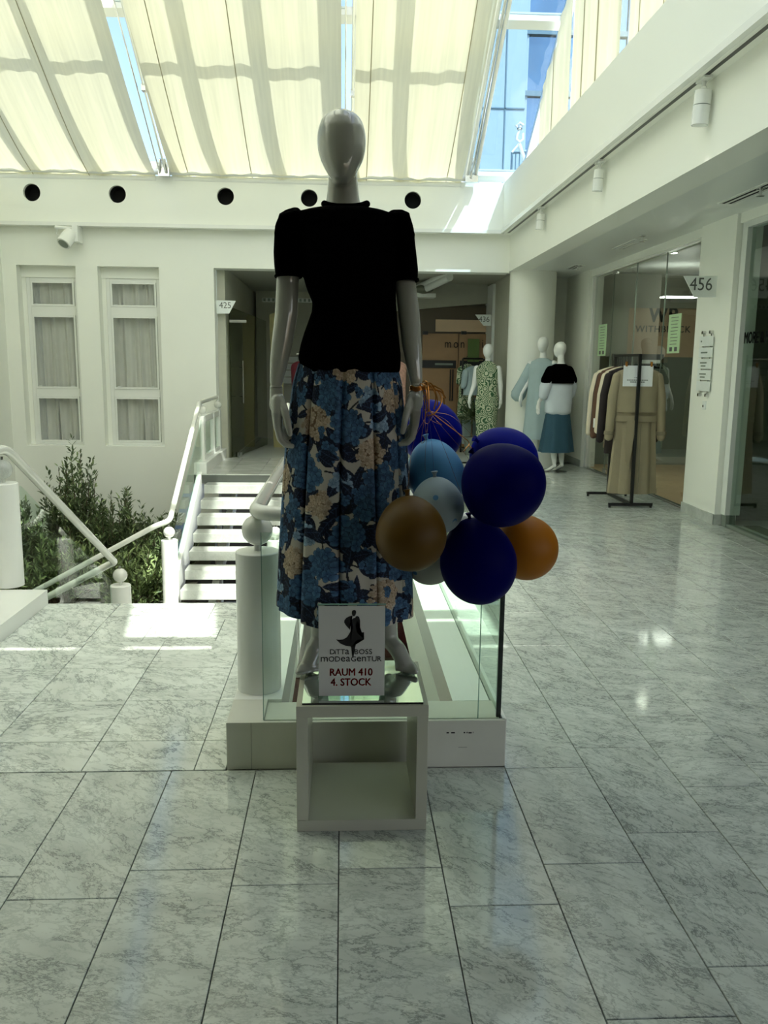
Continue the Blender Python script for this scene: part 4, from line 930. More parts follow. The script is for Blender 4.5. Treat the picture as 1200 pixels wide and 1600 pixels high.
# skirting strip and black band inside
m = MB(); m.box(4.0, 6.9, 12.60, 12.62, 0, .12); struct(m, 'baseboard_shop', M['dimwall'])
lgn = thing('wall_logo', (4.9, 12.6, 2.0), 'dark WP monogram and lettering on the tan shop wall', 'logo')
c1 = at(1037, 502, 12.58)
text('W', 'monogram', M['greyink'], lgn, (at(1029, 503, 12.58).x, 12.612, at(1029, 503, 12.58).z), .30, dbl=.010, sx=.85); text('P', 'monogram', M['greyink'], lgn, (at(1052, 503, 12.58).x, 12.612, at(1052, 503, 12.58).z), .30, dbl=.010, sx=.9)
text('WITHBLACK', 'lettering', M['greyink'], lgn, (at(1037, 519, 12.58).x, 12.612, at(1037, 519, 12.58).z), .135, dbl=.002, spacing=1.12)
bb = thing('reception_panel', (4.3, 12.0, 1.3), 'black panel with small white lettering inside the shop behind the rack', 'panel')
a, b_ = at(985, 553, 12.2), at(1036, 576, 12.2)
m = MB(); m.box(a.x-.25, b_.x, 12.2, 12.25, b_.z, a.z); build(m, 'board', M['black'], bb)
p = at(1018, 568, 12.19); text('HANDMODE', 'lettering', M['paper'], bb, (p.x, 12.195, p.z), .075) if False else None
m = MB(); m.box(p.x-.18, p.x+.14, 12.19, 12.20, p.z+.0, p.z+.05); build(m, 'label_strip', M['soffit'], bb)
for i, (x, y) in enumerate(((1049, 395), (1093, 378))):
    # downlights sit in the shop ceiling
    p = atz(x, y, 2.80); t = thing('downlight', (p.x, p.y, 2.80), ['lit downlight in the shop ceiling, the one farther in', 'lit downlight in the shop ceiling beside the pillar top'][i], 'ceiling lamp')
    l_ = bpy.data.lights.new('downlight_beam', 'SPOT'); l_.spot_size = math.radians(125); l_.spot_blend = .5; l_.energy = 38; l_.color = (1, .93, .82); l_.shadow_soft_size = .2; lo = bpy.data.objects.new('downlight_beam', l_); COL.objects.link(lo); lo.location = (0, 0, -.12); lo.parent = t
    m = MB(); m.cyl(p.x, p.y, 2.80, 2.824, .07, 24); build(m, 'lens', M['lampglow'], t); m = MB(); m.lathe(p.x, p.y, [(.08, 2.824), (.08, 2.798), (.071, 2.796), (.071, 2.80)], 24); build(m, 'ring', M['white'], t)
m = MB(); p = at(1040, 466, 11.6); m.box(p.x-.08, p.x+.38, 11.4, 11.6, p.z, p.z+.015); o = build(m, 'strip_lamp', M['lampglow'], org=(p.x, 11.5, p.z)); tag(o, 'lit strip lamp above the tan wall inside the shop', 'lamp')
# green posters on the glass
for i, (x0, y0, x1, y1) in enumerate(((1046, 491, 1061, 552), (936, 507, 946, 556))):
    a, b_ = atx(x0, y0, 3.58), atx(x1, y1, 3.58); t = thing('poster', (3.58, (a.y+b_.y)/2, (a.z+b_.z)/2), ['pale green notice taped to the glass over the shop lettering', 'narrow pale green notice on the glass left of the coats'][i], 'notice')
    za = (a.z+atx(x1, y0, 3.58).z)/2; zb = (b_.z+atx(x0, y1, 3.58).z)/2; ya, yb = sorted((a.y, b_.y))
    m = MB(); m.box(3.578, 3.580, ya, yb, zb, za); build(m, 'sheet', M['greenpaper'], t)
    w = yb-ya; h = za-zb
    for j in range(9):
        m = MB(); zz = za-h*(.08+.085*j); m.box(3.5772, 3.578, ya+w*(.2+.03*(j % 3)), yb-w*(.2+.04*(j % 2)), zz-.006, zz); build(m, 'printed_line', M['greyink'], t)
    for j in (0, 1):
        m = MB(); m.box(3.5772, 3.578, ya+w*(.18+.4*j), ya+w*(.40+.4*j), zb+h*.05, zb+h*.16); build(m, 'printed_line', M['greyink'], t)
# number signs
def numsign(pts, n, label, size, y, tp, sx=1.):
    t = thing('number_sign', tuple(pts[0]), label, 'sign', 'shop number signs'); m = MB(); m.prism(pts, (0, .012, 0)); build(m, 'plate', M['signwhite'], t)
    text(n, 'numerals', M['greyink'], t, (tp.x, y-.001, tp.z), size, bold=.0, sx=sx); return t
Y_ = 7.92; nt_ = numsign([at(1068.5, 431, Y_), at(1085, 464.5, Y_), at(1118.5, 464.5, Y_), at(1121, 431, Y_)], '456', 'white slanted sign numbered 456 on the pillar', .165, Y_, at(1095, 453.5, Y_), .88)
Y_ = 12.80; numsign([at(337, 469, Y_), at(338.5, 490, Y_), at(358, 490, Y_), at(368.5, 470, Y_)], '425', 'white slanted sign numbered 425 by the left doorway', .125, Y_, at(352, 481.5, Y_), .95)
Y_ = 14.5; numsign([at(742.5, 491.5, Y_), at(755.5, 509, Y_), at(767, 509, Y_), at(767.5, 491.5, Y_)], '436', 'white slanted sign numbered 436 by the brown shop door', .13, Y_, at(756.5, 503, Y_), .95)
# directory on the pillar
dr = thing('directory_board', (3.5, 8.1, 1.25), 'white directory of five name plates with standoffs on the pillar', 'directory')
for j in range(5):
    z1 = 1.765-.107*j; m = MB(); m.box(3.485, 3.493, 7.97, 8.27, z1-.094, z1); build(m, 'name_plate', M['signwhite'], dr, bevel=.001)
    if j in (1, 2, 3):
        for k_, (yy, ln) in enumerate(((8.22, .15), (8.20, .11))[:1 if j == 1 else 2]):
            zz = z1-.045-.03*k_ if j != 1 else z1-.055; m = MB(); m.box(3.4842, 3.485, yy-ln, yy, zz, zz+.014); build(m, 'name_line', M['greyfilm'], dr)
m = MB(); m.box(3.4842, 3.485, 8.21, 8.24, 1.71, 1.725); build(m, 'name_line', M['greyfilm'], dr)
for y in (8.03, 8.20):
    for z in (1.80, 1.205):
        m = MB(); m.tube([(3.475, y, z), (3.512, y, z)], .016, 14); build(m, 'standoff', M['chrome'], dr, smooth=True)
    m = MB(); m.tube([(3.494, y, 1.2), (3.494, y, 1.8)], .004, 6); build(m, 'cable', M['chrome'], dr)
sw = thing('wall_switch', (3.5, 8.1, 1.1), 'small white key switch under the directory on the pillar', 'switch')
m = MB(); m.box(3.497, 3.51, 8.06, 8.13, 1.065, 1.15); build(m, 'plate', M['signwhite'], sw, bevel=.003); m = MB(); m.tube([(3.49, 8.095, 1.10), (3.5, 8.095, 1.10)], .012, 12); build(m, 'key_barrel', M['chrome'], sw)

# ------------------------------------------------------------------ ceiling fittings
for i, (yc, l_) in enumerate(((6.85, .42), (9.70, .38), (11.95, .24))):
    t = thing('ceiling_slot_vent', (3.2, yc, 2.826), ['slot vent in the soffit at the right edge', 'pale slot vent in the soffit above the shop glass', 'small slot vent in the soffit near the round column'][i], 'vent')
    m = MB(); m.box(3.13, 3.27, yc-l_, yc+l_, 2.820, 2.826); build(m, 'vent_frame', M['white'], t)
    for x in (3.16, 3.215):
        m = MB(); m.box(x, x+.022, yc-l_+.02, yc+l_-.02, 2.8185, 2.8202); build(m, 'vent_slot', M['hole'] if i != 1 else M['soffit'], t)
for i, (x, y) in enumerate(((3.18, 6.62), (3.12, 9.05), (3.2, 11.8))):
    t = thing('sprinkler', (x, y, 2.826), ['metal sprinkler head beside the right slot vent', 'small sprinkler head above the shop glass', 'small sprinkler head near the round column'][i], 'sprinkler')
    m = MB(); m.cyl(x, y, 2.812, 2.826, .035, 20); build(m, 'rosette', M['chrome'], t, smooth=True); m = MB(); m.cyl(x, y, 2.765, 2.812, .012, 12); m.cyl(x, y, 2.76, 2.765, .03, 16); build(m, 'nozzle', M['chrome'], t, smooth=True)
def spot(pos, d, label, power=0, h=.20, r=.045, wall=False):
    t = thing('spotlight', pos, label, 'spotlight', 'white track spotlights'); p = Vector(pos); d = Vector(d).normalized()
    m = MB(); m.box(p.x-.03, p.x+.03, p.y-.07, p.y+.07, p.z-.03, p.z); build(m, 'track_adapter', M['white'], t, bevel=.004)
    m = MB(); m.tube([p+Vector((0, 0, -.03)), p+Vector((0, 0, -.075))], .014, 10); m.ball(p+Vector((0, 0, -.075)), .022); build(m, 'swivel', M['white'], t, smooth=True)
    a = p+Vector((0, 0, -.085)); m = MB(); m.tube([a, a+d*.004, a+d*h*.42], [r*.86, r, r], 28); build(m, 'head', M['white'], t, smooth=True)
    m = MB(); m.tube([a+d*(h*.42), a+d*(h*.445)], r*.95, 28); build(m, 'groove', M['greyfilm'], t, smooth=True)
    m = MB(); m.tube([a+d*(h*.445), a+d*h], r, 28); build(m, 'head', M['white'], t, smooth=True)
    e = a+d*(h+.001); m = MB(); m.tube([e-d*.001, e], r*.82, 24); build(m, 'lens', M['soffit'], t)
    if power:
        l = bpy.data.lights.new('spot_beam', 'SPOT'); l.energy = power; l.spot_size = math.radians(42); l.spot_blend = .6; l.color = (1, .88, .86); l.shadow_soft_size = .03
        o = bpy.data.objects.new('spot_beam', l); COL.objects.link(o); o.location = e-p+d*.01; o.rotation_euler = d.to_track_quat('-Z', 'Y').to_euler(); o.parent = t
    return t
spot((2.36, 5.83, 3.345), (-.03, .04, -1), 'largest white spotlight under the right beam, near the top right corner', 16, .215, .055)
spot((2.36, 8.12, 3.345), (-.05, .03, -1), 'middle white spotlight under the right beam', 9, .19, .048)
spot((2.36, 10.45, 3.345), (-.05, .03, -1), 'farthest white spotlight under the right beam, by the inner corner', 7, .18, .05)
m = MB(); m.box(2.335, 2.365, -1, 12.45, 3.333, 3.345); o = build(m, 'lighting_track', M['black'], org=(2.35, 6, 3.34)); tag(o, 'thin black lighting track in the recess under the right beam', 'track')
t = thing('spotlight', (-3.83, 12.6, 3.33), 'round white spotlight on a bracket above the left windows', 'spotlight', 'white track spotlights')
Yq = 12.42
m = MB(); m.tube([at(86, 355, Yq), at(116, 357, Yq)], .025, 10); m.box(at(113, 350, Yq).x, at(122, 350, Yq).x, Yq-.05, Yq+.2, at(113, 378, Yq).z, at(113, 352, Yq).z); build(m, 'bracket', M['white'], t, bevel=.006)
a, b_ = at(111, 364, Yq), at(99, 381, Yq-.12); m = MB(); m.tube([a, a+(b_-a)*.5, b_], [.09, .10, .095], 24); build(m, 'head', M['white'], t, smooth=True)
d = (b_-a).normalized(); m = MB(); m.tube([b_, b_+d*.004], .072, 24); build(m, 'lens', M['greyfilm'], t); m = MB(); m.tube([at(90, 357, Yq), at(88, 366, Yq), at(97, 370, Yq)], .006, 6); build(m, 'cable', M['white'], t)

# ------------------------------------------------------------------ far mannequins
def far_man(name, x, y, face, label, armpose, vox=.009):
    """face: angle the figure faces, radians from -Y; built facing -Y and turned"""
    t = thing(name, (x, y, 0), label, 'mannequin', 'far white mannequins'); ca, sa = math.cos(face), math.sin(face)
    def T(p): return (x+p[0]*ca-p[1]*sa, y+p[0]*sa+p[1]*ca, p[2])
    m = MB()
    hd = [(1.80, .012, .015), (1.79, .04, .05), (1.765, .062, .08), (1.72, .075, .098), (1.67, .073, .096), (1.63, .06, .08), (1.60, .042, .055), (1.585, .02, .03)]
    m.rings([[T((rx*math.cos(2*math.pi*j/24), -.01+ry*math.sin(2*math.pi*j/24)-(1.72-z)*.12, z)) for j in range(24)] for z, rx, ry in hd[::-1]])
    def C2(pts, rs): m.caps([T(p) for p in pts], rs, 14)
    C2([(0, .01, 1.66), (0, .015, 1.55), (0, .02, 1.48)], [.045, .046, .06])
    m.rings([[T((rx*math.cos(2*math.pi*j/24), .01+ry*math.sin(2*math.pi*j/24), z)) for j in range(24)] for z, rx, ry in ((.80, .13, .08), (.95, .165, .10), (1.10, .13, .085), (1.25, .145, .10), (1.40, .175, .095), (1.48, .10, .07))])
    for s in (-1, 1):
        C2([(s*.085, 0, .88), (s*.08, -.01, .5), (s*.075, .03, .30), (s*.07, .05, .12)], [.08, .05, .05, .027])
        C2([(s*.07, .06, .10), (s*.075, -.02, .05), (s*.08, -.07, .025)], [.026, .028, .022]); C2([(s*.08, -.07, .025), (s*.083, -.12, .018)], [.024, .016])
        for pz in range(4): C2([(s*.08+(pz-1.5)*.011, -.10, .018), (s*.08+(pz-1.5)*.013, -.14+abs(pz-1)*.006, .012)], [.008, .007])
    for s, pp in zip((-1, 1), armpose):
        C2([(s*.17, 0, 1.42), (s*.205, pp[0], 1.16), (s*pp[1], pp[2], .98)], [.052, .042, .026])
        h = Vector((s*pp[1], pp[2], .96)); C2([h, h+Vector((0, -.01, -.07))], [.026, .030])
        for f in range(4): C2([h+Vector((0, -.035+.018*f, -.08)), h+Vector((-s*.006, -.04+.018*f, -.13)), h+Vector((-s*.02, -.042+.018*f, -.16+.01*abs(f-1)))], [.0105, .010, .008])
        C2([h+Vector((0, -.03, -.02)), h+Vector((-s*.01, -.055, -.07))], [.012, .010])
    o = build(m, 'body', M['mannequin_far'], t); remesh(o, vox, 6)
    m = MB(); m.cyl(x, y+.03, 0, .008, .17, 32); build(m, 'base_plate', M['chrome'], t, smooth=True)
    return t, T
def cloth_loft(T, rows, n=72, fold=.0, nf=9, ph=0., seed=0):
    out = []
    for i, (z, rx, ry, cx_, cy_) in enumerate(rows):
        f = fold*i/(len(rows)-1)
        out.append([T(((cx_+rx*math.cos(a)*(1+f*math.sin(nf*a+ph)+f*.4*math.sin(2.3*nf*a))), cy_+ry*math.sin(a)*(1+f*math.sin(nf*a+ph)), z)) for a in [2*math.pi*j/n for j in range(n)]])
    m = MB(); m.rings(out[::-1]); return m
def densify(rows, k=5):
    o = []
    for a, b_ in zip(rows, rows[1:]):
        for s in range(k): o.append(tuple(a[i]+(b_[i]-a[i])*s/k for i in range(5)))
    return o+[rows[-1]]
ang = math.radians(155)      # seen mostly from behind, head to the left
t, T = far_man('mannequin', 2.98, 11.66, math.radians(-150), 'white mannequin seen from behind in black yoke blouse and teal skirt', ((-.02, .26, -.06), (.0, .27, -.10)))
m = cloth_loft(T, densify([(.86, .165, .115, 0, 0), (.80, .19, .14, 0, 0), (.55, .225, .17, 0, 0), (.29, .265, .20, 0, 0)]), fold=.055, nf=8, ph=1); o = build(m, 'teal_skirt', M['teal'], org=T((0, 0, .29)), smooth=True); tag(o, 'dark teal pleated midi skirt on the mannequin seen from behind', 'skirt')
m = cloth_loft(T, densify([(1.36, .21, .13, 0, 0), (1.2, .215, .145, 0, 0), (1.0, .215, .155, 0, 0), (.84, .205, .15, 0, 0), (.80, .15, .11, 0, .02)]), fold=.03, nf=5)
for s in (-1, 1): m.caps([T((s*.19, 0, 1.33)), T((s*.245, -.01, 1.18)), T((s*.25, -.03, 1.08))], [.075, .082, .07], 14)
bl = build(m, 'striped_blouse', M['stripe'], org=T((0, 0, .8)), smooth=True); tag(bl, 'pale striped blouse with black yoke on the mannequin seen from behind', 'blouse')
m = cloth_loft(T, densify([(1.50, .075, .065, 0, .01), (1.475, .14, .085, 0, 0), (1.44, .20, .115, 0, 0), (1.38, .236, .14, 0, 0), (1.28, .238, .158, 0, 0), (1.235, .236, .162, 0, 0)]));
m.caps([T((.17, 0, 1.40)), T((.235, 0, 1.28))], [.075, .08], 14); m.caps([T((-.17, 0, 1.40)), T((-.235, 0, 1.28))], [.075, .08], 14)
yk = build(m, 'black_yoke', M['blackcloth'], bl, smooth=True)
t, T = far_man('mannequin', 2.84, 12.1, math.radians(-35), 'white mannequin in a pale blue denim shirt dress by the round column', ((-.02, .27, -.10), (.0, .25, -.10)))
t.location.z = .08
T0 = T; T = lambda p: (T0(p)[0], T0(p)[1], p[2]+.08)
m = cloth_loft(T, densify([(1.50, .06, .055, 0, .01), (1.45, .17, .10, 0, 0), (1.36, .20, .13, 0, 0), (1.1, .20, .14, 0, 0), (.8, .22, .16, 0, 0), (.35, .25, .19, 0, 0)]), fold=.06, nf=7)
for s in (-1, 1): m.caps([T((s*.18, 0, 1.38)), T((s*.27, -.01, 1.16)), T((s*.34, -.03, .98))], [.065, .085, .11], 14)
o = build(m, 'denim_dress', M['denim'], org=T((0, 0, .35)), smooth=True); tag(o, 'pale blue loose denim dress on the mannequin by the round column', 'dress')
m = MB(); m.box(2.78, 3.06, 11.95, 12.25, .01, .26); o = build(m, 'pedestal', M['soffit'], org=(2.9, 12.1, 0), bevel=.006); tag(o, 'light grey low pedestal behind the mannequin feet', 'pedestal')
# green patterned dress
def pattern_green():
    m_, n, b, o = new_mat('green_paisley_print'); tc = n.nodes.new('ShaderNodeTexCoord'); vo = n.nodes.new('ShaderNodeTexVoronoi'); vo.inputs['Scale'].default_value = 9; vo.distance = 'EUCLIDEAN'
    n.links.new(tc.outputs['Object'], vo.inputs[0]); wv = n.nodes.new('ShaderNodeMath'); wv.operation = 'MULTIPLY'; wv.inputs[1].default_value = 30; n.links.new(vo.outputs[0], wv.inputs[0]); sn = n.nodes.new('ShaderNodeMath'); sn.operation = 'SINE'; n.links.new(wv.outputs[0], sn.inputs[0])
    v2 = n.nodes.new('ShaderNodeTexVoronoi'); v2.inputs['Scale'].default_value = 45; n.links.new(tc.outputs['Object'], v2.inputs[0]); ad = n.nodes.new('ShaderNodeMath'); ad.operation = 'ADD'; n.links.new(sn.outputs[0], ad.inputs[0]); n.links.new(v2.outputs[0], ad.inputs[1])
    r = n.nodes.new('ShaderNodeValToRGB'); r.color_ramp.elements[0].position = .0; r.color_ramp.elements[0].color = (.03, .10, .04, 1); r.color_ramp.elements[1].position = .75; r.color_ramp.elements[1].color = (.50, .54, .38, 1); e = r.color_ramp.elements.new(.4); e.color = (.12, .22, .10, 1)
    n.links.new(ad.outputs[0], r.inputs[0]); n.links.new(r.outputs[0], b.inputs['Base Color']); b.inputs['Roughness'].default_value = .8; return m_
M['greenprint'] = pattern_green()
t, T = far_man('mannequin', 2.24, 13.2, math.radians(-25), 'white mannequin in a green patterned dress outside the brown shop', ((-.02, .25, -.09), (.03, .22, .02)))
m = cloth_loft(T, densify([(1.54, .05, .05, 0, .01), (1.49, .12, .08, 0, 0), (1.42, .19, .11, 0, 0), (1.3, .18, .13, 0, 0), (1.1, .15, .11, 0, 0), (.9, .185, .13, 0, 0), (.5, .16, .13, 0, 0), (.22, .15, .12, 0, 0)]), fold=.03, nf=7)
o = build(m, 'green_dress', M['greenprint'], org=T((0, 0, .22)), smooth=True); tag(o, 'long green and cream patterned dress on the mannequin by the brown shop', 'dress')

# ------------------------------------------------------------------ garments
def garment(name, c, w, dep, z0, z1, mat, label, cat, group, turn=0., sleeve=.5, flare=1.15, folds=.04, hook=True, seed=0, ztop=None):
    """hanging garment: shoulders along local X, centre c=(x,y)"""
    ca, sa = math.cos(turn), math.sin(turn); x, y = c
    t = thing(name, (x, y, z0), label, cat, group)
    def T(p): return (x+p[0]*ca-p[1]*sa, y+p[0]*sa+p[1]*ca, p[2])
    h = z1-z0; hw = w/2
    rows = densify([(z1, hw*.25, dep*.35, 0, 0), (z1-.02, hw*.55, dep*.5, 0, 0), (z1-.05, hw*.86, dep*.6, 0, 0), (z1-.10, hw*.96, dep*.75, 0, 0), (z1-h*.35, hw*.86, dep*.9, 0, 0), (z1-h*.5, hw*.84, dep, 0, 0), (z0, hw*.86*flare, dep*1.25, 0, 0)], 6)
    m = cloth_loft(T, rows, 64, folds, 7, seed*1.7); build(m, 'cloth', M[mat], t, smooth=True)
    if sleeve:
        for s in (-1, 1):
            m = MB(); m.caps([T((s*hw*.86, 0, z1-.11)), T((s*hw*1.02, -.01, z1-.30)), T((s*hw*1.12, -.02, z1-.11-sleeve))], [dep*.62, dep*.60, dep*.52], 16); build(m, 'sleeve', M[mat], t, smooth=True)
    if hook:
        m = MB(); m.tube([T((0, 0, z1-.02)), T((0, 0, z1+.07)), T((0, .012, z1+.10)), T((0, .0, z1+.125)), T((0, -.014, z1+.11))], .0035, 6); m.tube([T((-hw*.8, 0, z1-.06)), T((0, 0, z1)), T((hw*.8, 0, z1-.06))], .009, 6); build(m, 'hanger', M['black'], t, smooth=True)
    return t, T
rk = thing('clothes_rack', (3.03, 9.07, 0), 'black steel clothes rack with trench coats on the marble floor', 'rack')
m = MB(); m.box(2.80, 3.27, 8.655, 8.685, .02, .05); build(m, 'foot_bar', M['black'], rk); m = MB(); m.box(2.80, 3.27, 9.455, 9.485, .02, .05); build(m, 'foot_bar', M['black'], rk)
m = MB(); m.box(3.03, 3.06, 8.685, 9.455, .02, .05); build(m, 'base_rail', M['black'], rk)
m = MB(); m.box(3.03, 3.06, 8.655, 8.685, .05, 1.60); build(m, 'upright', M['black'], rk); m = MB(); m.box(3.03, 3.06, 9.455, 9.485, .05, 1.60); build(m, 'upright', M['black'], rk)
m = MB(); m.box(3.03, 3.06, 8.685, 9.455, 1.575, 1.60); build(m, 'top_rail', M['black'], rk)
for x in (2.815, 3.255):
    for y in (8.67, 9.47): m = MB(); m.cyl(x, y, 0, .02, .014, 10); build(m, 'foot', M['black'], rk)
G = 'coats hanging on the black rack'
specs = [(9.38, 'cream', .80, 'cream coat hanging farthest back on the black rack', .50, .62), (9.30, 'darkcloth', .72, 'near black jacket hanging on the rack behind the brown one', .46, .60), (9.22, 'brown', .74, 'dark brown suede jacket with a white tag on the rack', .50, .64), (9.12, 'cream', .66, 'light cream coat with dark edge in the middle of the rack', .48, .58), (9.02, 'taupe', .60, 'taupe jacket hanging in the middle of the rack', .48, .62), (8.94, 'darkcloth', .55, 'black coat hanging just behind the khaki trench coat', .54, .66)]
for i, (y, mt_, z0, lb, w, slv) in enumerate(specs):
    t, T = garment('coat', (3.045, y), w, .075, z0, 1.47, mt_, lb, 'coat', G, turn=-.10+.03*i, sleeve=slv, seed=i, flare=1.05)
    if mt_ == 'brown': m = MB(); p = T((-.27, -.05, .86)); m.box(p[0]-.04, p[0]+.04, p[1]-.045, p[1]-.042, p[2]-.05, p[2]+.05); build(m, 'price_tag', M['paper'], t)
t, T = garment('trench_coat', (3.075, 8.79), .50, .085, .14, 1.47, 'trench', 'khaki trench coat with belt hanging at the front of the rack', 'coat', G, turn=0, sleeve=.62, flare=1.16, folds=.11, seed=9)
m = cloth_loft(T, densify([(1.45, .10, .045, 0, -.0), (1.42, .20, .072, 0, 0), (1.36, .245, .092, 0, 0), (1.2, .235, .102, 0, 0), (1.0, .225, .106, 0, 0)]), fold=.03, nf=6, ph=.6); build(m, 'cape_yoke', M['trench'], t, smooth=True)
m = cloth_loft(T, [(.965, .228, .098, 0, 0), (.96, .232, .104, 0, 0), (.905, .232, .104, 0, 0), (.90, .228, .098, 0, 0)]); build(m, 'belt', M['trench'], t, smooth=True, label='belt tied round the khaki coat')
m = MB(); m.prism([T((-.13, -.12, .92)), T((-.03, -.12, .92)), T((-.08, -.135, .42)), T((-.13, -.135, .50))], (0, .008, 0)); build(m, 'belt_end', M['trench'], t)
for s in (-1, 1):
    m = MB(); m.tube([T((s*.278, -.02, .80)), T((s*.281, -.02, .76))], .053, 16); build(m, 'cuff_strap', M['trenchdark'], t, smooth=True)
    m = MB(); m.prism([T((s*.27, -.075, .80)), T((s*.30, -.075, .80)), T((s*.30, -.08, .77)), T((s*.27, -.08, .77))], (0, .01, 0)); build(m, 'cuff_strap', M['trenchdark'], t)
m = MB(); m.prism([T((.02, -.125, .88)), T((.026, -.125, .88)), T((.034, -.142, .15)), T((.02, -.142, .15))], (0, .006, 0)); build(m, 'back_vent', M['trenchdark'], t)
nt2 = thing('paper_notice', (3.06, 8.65, 1.3), 'white paper notice hung on the front of the coat rack', 'notice')
a, b_ = at(974.5, 571, 8.69), at(1019, 604, 8.69); m = MB(); m.box(a.x, b_.x, 8.6885, 8.6895, b_.z, a.z); build(m, 'sheet', M['paper'], nt2)
for j, (u, w, hh) in enumerate(((.42, .10, .006), (.40, .25, .004), (.68, .72, .008), (.77, .50, .009))):
    m = MB(); z = a.z-(a.z-b_.z)*(.20+u*.9 if j < 2 else u); W2 = b_.x-a.x; 
    for q_ in range(int(w*14)): x = a.x+W2*(.5-w/2)+q_*W2/14; m.box(x, x+W2/14*.8, 8.688, 8.6885, z-hh, z)
    build(m, 'printed_line', M['greyink'], nt2)
for x in (a.x+.02, b_.x-.03): m = MB(); m.box(x, x+.018, 8.68, 8.70, a.z-.01, a.z+.04); build(m, 'clip', M['gold'], nt2)
# ------------------------------------------------------------------ behind the back wall: doorway 425 and the brown shop 436
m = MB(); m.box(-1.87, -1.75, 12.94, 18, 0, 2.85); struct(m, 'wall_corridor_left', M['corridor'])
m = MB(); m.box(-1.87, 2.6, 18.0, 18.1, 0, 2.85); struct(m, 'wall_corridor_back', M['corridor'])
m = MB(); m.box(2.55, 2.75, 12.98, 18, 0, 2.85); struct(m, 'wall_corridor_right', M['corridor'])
m = MB(); m.box(-1.70, -1.62, 12.9, 16.8, .0, .02); m.box(-1.7, .5, 17.95, 18, 0, .09); struct(m, 'baseboard_corridor', M['greyfilm'])
gd = thing('glass_door', (-1.45, 13.6, 0), 'dark glass shop door with tall steel handle inside the left doorway', 'door')
m = MB(); m.prism([(-1.72, 13.1, .02), (-1.37, 15.3, .02), (-1.37, 15.3, 2.2), (-1.72, 13.1, 2.3)], (.01, 0, 0)); build(m, 'pane', glass_mat('dark_door_glass', (.62, .64, .55, 1), f0=1.4), gd)
m = MB(); m.tube([(-1.56, 13.4, .85), (-1.56, 13.4, 1.50)], .014, 10); m.tube([(-1.56, 13.4, .95), (-1.62, 13.45, .95)], .008, 6); m.tube([(-1.56, 13.4, 1.4), (-1.62, 13.45, 1.4)], .008, 6); build(m, 'handle', M['chrome'], gd, smooth=True)
m = MB(); m.box(-1.70, -1.45, 13.0, 13.06, 2.06, 2.10); m.cyl(-1.62, 13.2, .02, .10, .05, 16); build(m, 'hinge_fitting', M['chrome'], gd)
m = MB(); m.box(-1.35, -.75, 16.9, 16.98, 1.05, 1.62); dbd = build(m, 'name_board', M['dimwall'], org=(-1.05, 16.9, 1.05)); tag(dbd, 'grey directory plates on the wall inside the left doorway', 'directory')
for j in range(4): m = MB(); m.box(-1.33, -.77, 16.885, 16.899, 1.08+.135*j, 1.195+.135*j); build(m, 'name_plate', M['soffit'], dbd)
m = MB(); m.box(-1.7, .3, 16.98, 17.1, 0, 2.85); struct(m, 'wall_corridor_stub', M['corridor'])
gr = thing('ceiling_grille', (-.9, 15.5, 2.6), 'white ceiling grille inside the left doorway', 'grille')
m = MB(); m.box(-1.45, -.3, 15.6, 15.66, 2.55, 2.62); build(m, 'grille_frame', M['soffit'], gr)
for j in range(14): m = MB(); m.box(-1.43+.08*j, -1.39+.08*j, 15.59, 15.6, 2.56, 2.61); build(m, 'grille_slot', M['greyfilm'], gr)
m = MB(); p = at(424, 540, 15.0); m.prism([(p.x+.02, 15.0, 0), (p.x-.03, 15.0, at(421, 492, 15).z), (p.x+.06, 15.0, at(421, 488, 15).z), (p.x+.20, 15.0, at(432, 503, 15).z), (p.x+.20, 15.0, 0)], (0, .03, 0)); o = build(m, 'partition_panel', M['warmglow'], org=(p.x, 15, 0)); tag(o, 'curved partition edge left of the mannequin arm, lamp light painted in yellowish', 'partition')
cc = thing('ceiling_cooler', (.9, 15, 2.6), 'white ceiling pipes and cooler above the brown shop', 'cooler')
for x0, x1, z in ((.55, 1.1, 2.68), (.7, 1.35, 2.60)):
    m = MB(); m.tube([at(x0*0+650, 458-(z-2.6)*80, 14.6), at(703, 433-(z-2.6)*80, 13.4)], .06, 12); build(m, 'pipe', M['soffit'], cc, smooth=True)
m = MB(); m.ball(at(662, 452, 14.3), .16, .16, .07); build(m, 'fan_housing', M['darkshop'], cc, smooth=True)
m = MB(); m.box(at(640, 460, 14.5).x, at(680, 460, 14.5).x, 14.4, 14.7, at(660, 465, 14.5).z, at(660, 459, 14.5).z); build(m, 'cooler_tray', M['soffit'], cc)
# bulkhead and brown shop wall
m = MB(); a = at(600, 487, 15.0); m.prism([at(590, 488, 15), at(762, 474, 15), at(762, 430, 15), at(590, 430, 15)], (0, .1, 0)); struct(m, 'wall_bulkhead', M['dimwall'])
m = MB(); X0, X1 = at(580, 560, 15.1).x, at(764, 560, 15.1).x; m.box(X0, X1, 15.1, 15.2, 0, 2.5); struct(m, 'wall_brown_shop', P('dark_brown_wall', (.085, .065, .04, 1), .5))
bd_ = thing('brown_door', ((X0+X1)/2, 15.0, 0), 'brown double door with a black band and long handle behind the balloons', 'door')
z = lambda yy: at(690, yy, 15.0).z
x = lambda xx: at(xx, 560, 15.0).x
m = MB(); m.box(x(660), x(716), 15.04, 15.09, .02, z(521)); build(m, 'door_leaf', M['browndoor'], bd_, bevel=.004)
m = MB(); m.box(x(717), x(762), 15.04, 15.09, .02, z(521)); build(m, 'door_leaf', M['browndoor'], bd_, bevel=.004)
